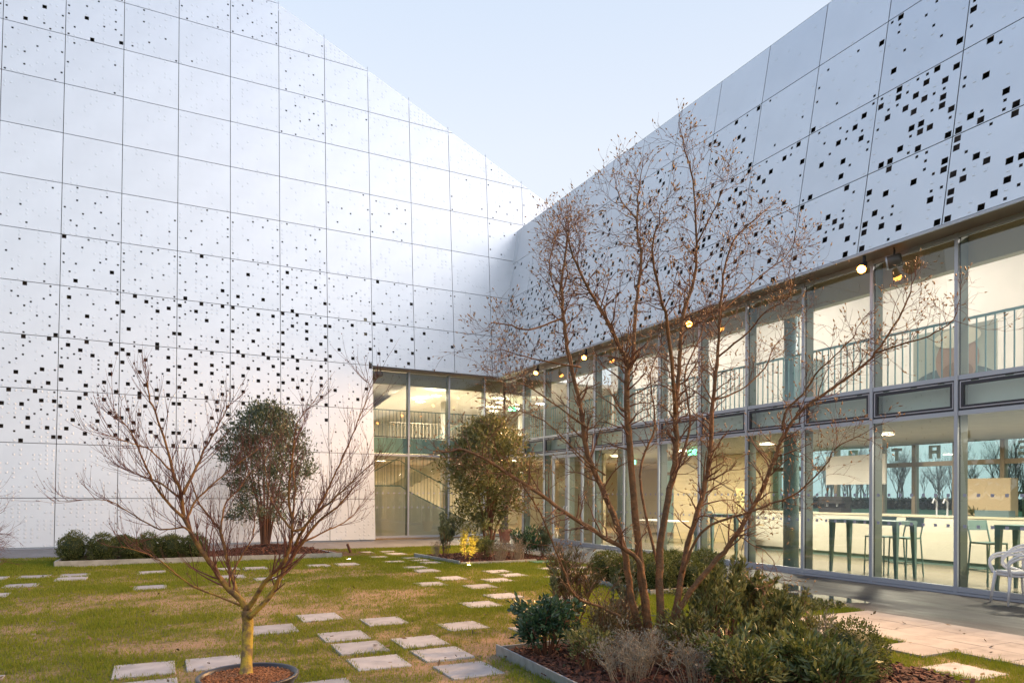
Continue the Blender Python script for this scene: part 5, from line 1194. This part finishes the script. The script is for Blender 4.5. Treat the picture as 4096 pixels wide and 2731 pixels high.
# tall multi-stemmed magnolia
rr = random.Random(77)
mag = thing('magnolia_tree', 'tall bare multi stemmed magnolia covered in tan buds in the foreground bed', 'tree')
B0 = (2615, 2640)
DM = 6.75
limbs = [
 ([(2600,2650),(2585,2470),(2556,2250),(2420,2150),(2260,2047),(2091,1930),(1923,1826),(1830,1795)], DM, 6.2, .040, .012, 1.0),
 ([(2560,2560),(2500,2480),(2411,2430),(2300,2380),(2235,2230),(2161,2052),(2090,1940)], DM+.05, 6.4, .022, .008, .8),
 ([(2597,2650),(2527,2400),(2498,2198),(2440,2023),(2353,1820),(2323,1643),(2270,1393),(2253,1248),(2247,1132),(2262,1010),(2275,920)], DM, 7.2, .052, .010, 1.2),
 ([(2607,2650),(2580,2401),(2556,2227),(2521,1820),(2508,1630),(2508,1484),(2500,1440),(2421,1266),(2352,1150),(2294,1030),(2272,950)], DM+.1, 6.4, .060, .008, 1.2),
 ([(2508,1500),(2532,1422),(2543,1225),(2566,1039),(2549,930),(2550,820),(2560,720)], DM+.08, 7.0, .030, .008, 1.2),
 ([(2640,2640),(2643,2430),(2638,2227),(2672,1994),(2702,1820),(2703,1640),(2717,1480),(2729,1277),(2776,1120),(2786,975),(2772,720),(2735,590)], DM-.1, 6.9, .056, .007, 1.2),
 ([(2700,1655),(2671,1306),(2642,1190),(2610,1000),(2640,880)], DM-.1, 6.0, .026, .007, 1.2),
 ([(2650,2640),(2690,2500),(2730,2285),(2753,2169),(2805,1994),(2840,1820),(2852,1597),(2870,1423),(2881,1248),(2898,1074),(2939,958),(3040,860)], DM-.15, 7.3, .048, .008, 1.2),
 ([(2650,2650),(2700,2480),(2765,2360),(2846,2262),(2933,2157),(3044,1965),(3102,1820),(3131,1748),(3212,1638),(3415,1492),(3502,1411),(3590,1278),(3640,1170)], DM-.1, 6.2, .042, .008, 1.0),
 ([(3131,1720),(3145,1640),(3218,1568),(3276,1481),(3340,1423),(3420,1340)], 6.4, 6.1, .016, .006, 1.0),
 ([(3502,1411),(3590,1382),(3700,1350),(3790,1300),(3830,1250)], 6.24, 6.0, .012, .005, 1.0),
 ([(2730,2290),(2790,2150),(2858,2093),(2985,2052),(3078,2017),(3195,1965),(3300,1860),(3345,1790),(3440,1740)], DM-.1, 6.0, .020, .006, .9),
 ([(2752,2180),(2800,2064),(2900,2100),(2991,2168),(3070,2210),(3110,2290)], DM-.1, 5.9, .009, .004, .5),
 ([(2253,1271),(2120,1318),(2030,1298),(1970,1290)], 7.1, 6.5, .014, .005, 1.1),
 ([(2323,1469),(2178,1445),(2080,1420),(2000,1395)], 7.05, 6.6, .013, .004, 1.1),
 ([(2352,1712),(2207,1608),(2096,1538),(2020,1550)], 7.0, 6.3, .013, .004, 1.1),
 ([(2421,1900),(2330,1830),(2200,1700),(2100,1650),(2040,1625)], 6.8, 6.0, .012, .004, 1.0),
 ([(2250,1240),(2200,1080),(2230,930),(2235,930)], 7.1, 7.6, .012, .004, 1.2),
 ([(2881,1248),(2960,1180),(3060,1090),(3140,1030),(3180,960)], 7.2, 7.6, .014, .005, 1.2),
 ([(2870,1430),(2990,1330),(3060,1250),(3150,1190),(3180,1100)], 7.1, 6.4, .014, .005, 1.2),
 ([(2852,1600),(2960,1560),(3060,1470),(3100,1380),(3200,1300)], 7.0, 7.6, .014, .005, 1.1),
 ([(2549,880),(2490,810),(2460,740)], 7.0, 7.4, .012, .005, 1.2),
 ([(2786,975),(2850,850),(2890,760)], 6.85, 6.4, .013, .005, 1.2),
 ([(2640,2300),(2560,1900),(2620,1700),(2600,1500),(2650,1380)], 6.9, 7.8, .022, .006, 1.1),
 ([(2700,1900),(2760,1700),(2740,1500),(2800,1350),(2830,1250)], 6.8, 7.6, .020, .006, 1.1),
]
tips = []
limbs = [(px, a_, b_, r0_*.78, r1_*.8, dn) for px, a_, b_, r0_, r1_, dn in limbs]
bare_tree(limbs, mag, M_BARKT, M_TWIGM, rr, 13.0, .33, 2, .12, 1.0, 3, tips, .40, .30, 'limb', .004)
buds(tips, mag, M_BUD, rr, .030, .0065, .6)
part('root_flare', MB().tube([at_z(2625, 2660)+Vector((0, 0, -.05)), at_z(2625, 2660)+Vector((0, 0, .16))], [.17, .09], 12), M_BARKT, mag, True)

# potted maple on the left
pm = at_z(985, 2655, .0); DP = 6.32
pot_c = at_z(993, 2692, .25)*1.0; pot_c.z = 0
pot = thing('plant_pot', 'wide black plastic pot filled with orange brown bark at the bottom of the view', 'pot', None, tuple(pot_c))
part('body', MB().lathe([(0, 0), (.29, 0), (.34, .21), (.36, .215), (.366, .24), (.355, .25), (.332, .24), (.328, .20), (0, .20)], seg=64), M_POT, pot, True)
r = random.Random(6); mb = MB()
for i in range(3800):
    a_, k = r.uniform(0, 6.28), r.random()**.5*.325; u = Vector((r.uniform(-1, 1), r.uniform(-1, 1), r.uniform(-.4, .4))).normalized()*r.uniform(.005, .018); v = u.cross(Vector((r.uniform(-.5, .5), r.uniform(-.5, .5), 1))).normalized()*r.uniform(.003, .008); w_ = u.cross(v).normalized()*.002
    mb.obox(Vector((k*math.cos(a_), k*math.sin(a_), .205+r.uniform(0, .018)+.02*math.exp(-(k/.12)**2))), u, v, w_); q = r.random(); mb.t += [q]*8
part('bark_mulch', mb, M_POTMULCH, pot, kind='stuff')
map_ = thing('maple_tree', 'bare spreading maple with a yellow green trunk growing in the black pot', 'tree')
rr = random.Random(31); tips = []
DP = 5.45
base = pot_c+Vector((-.01, .06, .19))
def mp(x, y): return at_d(x, y, DP)
tp = [base, base.lerp(mp(990, 2540), .6), mp(992, 2500), mp(985, 2440)]
part('trunk', MB().tube(smooth([Vector(p) for p in tp], 6), [.076, .060, .050, .046, .043, .042, .042, .041, .041, .041, .041, .041, .041, .041, .041, .042, .043, .043, .040], 14), M_BARKP, map_, True)
limbsP = [
 ([(985,2460),(975,2415),(906,2343),(837,2244),(784,2163),(738,2070),(720,1960),(694,1893),(645,1713),(596,1582),(592,1520)], DP, 6.2, .040, .005, 1.0),
 ([(975,2430),(930,2314),(906,2221),(883,2128),(850,2080),(790,2000),(760,1900)], DP+.05, 6.9, .024, .007, 1.0),
 ([(985,2440),(1063,2326),(1139,2238),(1168,2122),(1156,1994),(1165,1860),(1180,1760)], DP, 6.1, .030, .006, 1.0),
 ([(995,2470),(1087,2372),(1139,2273),(1209,2169),(1278,2082),(1365,2012),(1420,1940)], DP-.03, 6.6, .032, .006, 1.0),
 ([(960,2420),(860,2378),(773,2343),(709,2297),(628,2233),(540,2200),(476,2186)], DP, 5.9, .013, .004, .5),
 ([(784,2163),(740,2110),(640,2116),(523,2052),(424,2000),(262,2003)], 6.4, 6.0, .012, .003, .7),
 ([(738,2073),(650,1985),(588,1876),(523,1729),(450,1645)], 6.35, 6.0, .018, .004, 1.1),
 ([(731,1975),(790,1860),(825,1786),(875,1696),(915,1620)], 6.35, 6.8, .018, .004, 1.1),
 ([(745,2080),(793,1991),(924,1876),(1030,1795)], 6.4, 6.9, .015, .004, 1.1),
 ([(1168,2122),(1218,2106),(1290,2000),(1325,1926),(1382,1803),(1430,1690),(1480,1557),(1462,1525)], 6.3, 6.6, .016, .003, .9),
 ([(1180,2180),(1243,2073),(1330,2000),(1399,1934),(1489,1852)], 6.4, 6.0, .017, .004, 1.1),
 ([(1160,2110),(1115,2050),(1080,1980),(1060,1860),(1090,1790)], 6.3, 7.1, .014, .004, 1.1),
 ([(1168,2122),(1180,1960),(1170,1830),(1190,1690),(1262,1600)], 6.25, 6.9, .013, .003, .8),
 ([(883,2128),(900,2020),(960,1950),(1000,1880)], 6.75, 7.1, .013, .004, 1.1),
 ([(1209,2169),(1300,2125),(1390,2080),(1440,2020)], 6.5, 6.9, .013, .004, .9),
 ([(720,1990),(640,1930),(560,1900),(470,1860)], 6.35, 6.9, .013, .004, 1.0),
 ([(694,1893),(600,1800),(520,1770),(430,1740)], 6.3, 5.8, .010, .003, 1.0),
 ([(906,2343),(960,2230),(1010,2150),(1020,2060)], 6.6, 7.0, .014, .004, .9),
]
limbsP = [(px, a_*(.832 if a_ != DP else 1) if a_ < DP-.2 or a_ > DP+.2 else a_, b_*.832, r0_*.74, r1_*.66, dn) for px, a_, b_, r0_, r1_, dn in limbsP]
bare_tree(limbsP, map_, M_BARKB, M_TWIG, rr, 27.0, .27, 1, .36, .62, 3, tips, .09, .16, 'limb', .003, .4)
buds(tips, map_, M_TWIG, rr, .012, .0035, .5)
# bare bush at the far left edge
bb = thing('bare_bush', 'bare twiggy bush cut by the left edge of the view', 'shrub', None, (0, 0, 0)); rr = random.Random(91); tw = MB(); g = at_d(-150, 2110, 9.0)
part('stem', MB().tube([(g.x, g.y, 0), (g.x+.05, g.y, .5), (g.x+.1, g.y, 1.0)], [.03, .025, .015], 6), M_TWIG, bb)
for k in range(26):
    grow(tw, (g.x+.05, g.y, rr.uniform(.5, 1.3)), (rr.uniform(0, 1), rr.uniform(-.6, .6), rr.uniform(-.1, .5)), rr.uniform(.25, .55), .007, 2, rr, .1, 4, .6, 3, None, .2)
part('twigs', tw, M_TWIG, bb, kind='stuff')

# ------------------------------------------------------------------ white stacked chairs
def loop_chair(loc, rz, lab, dz=0):
    t = thing('garden_chair', lab, 'chair', 'stacked white plastic chairs', (loc[0], loc[1], loc[2]+dz), rz)
    bm = bmesh.new(); n_ = 28; top = []; bot = []
    for k in range(n_):
        a_ = 2*math.pi*k/n_; c_, s_ = math.cos(a_), math.sin(a_); e_ = 2.6
        x = .235*abs(c_)**(2/e_)*(1 if c_ > 0 else -1); y = .235*abs(s_)**(2/e_)*(1 if s_ > 0 else -1)
        top.append(bm.verts.new((x, y, .455+.012*(x/.23)**2))); bot.append(bm.verts.new((x*.95, y*.95, .425)))
    ctop = bm.verts.new((0, 0, .442)); cb = bm.verts.new((0, 0, .42))
    for k in range(n_):
        j = (k+1) % n_; bm.faces.new((top[k], top[j], ctop)); bm.faces.new((bot[j], bot[k], cb)); bm.faces.new((top[j], top[k], bot[k], bot[j]))
    m_ = bpy.data.meshes.new('seat'); bm.to_mesh(m_); bm.free(); m_.materials.append(M_WHITE); m_.polygons.foreach_set('use_smooth', [True]*len(m_.polygons)); obj('seat', m_, t)
    for sx_, sy_ in ((-1, -1), (-1, 1), (1, -1), (1, 1)):
        part('leg', MB().tube([(sx_*.185, sy_*.20, .44), (sx_*.21, sy_*.225, .22), (sx_*.235, sy_*.245, 0)], [.024, .019, .013], 8), M_WHITE, t, True)
    # three intertwined back loops; front is -x
    for pts in ([(-.20, -.235, .45), (-.24, -.27, .60), (-.12, -.29, .70), (.12, -.25, .73), (.27, -.10, .80), (.29, .0, .82), (.27, .10, .80), (.12, .25, .73), (-.12, .29, .70), (-.24, .27, .60), (-.20, .235, .45)],
                [(.19, -.20, .45), (.0, -.265, .52), (-.05, -.28, .64), (.12, -.26, .80), (.26, -.12, .86), (.29, 0, .88), (.26, .12, .86), (.12, .26, .80), (-.05, .28, .64), (0., .265, .52), (.19, .20, .45)],
                [(.20, -.16, .45), (.235, -.22, .62), (.22, -.27, .82), (.29, -.12, .70), (.30, 0, .68), (.29, .12, .70), (.22, .27, .82), (.235, .22, .62), (.20, .16, .45)]):
        part('back_loop', MB().tube(smooth([Vector(p) for p in pts], 5)  , .0175, 8), M_WHITE, t, True)
    return t
loop_chair((11.52, 6.02, 0), R(-35), 'white plastic loop back chair at the right edge, the lower one of two stacked')
loop_chair((11.52, 6.02, 0), R(-35), 'white plastic loop back chair at the right edge, the upper one of two stacked', .045)
print('tris', sum(len(o.data.polygons) for o in C.objects if o.type == 'MESH'))
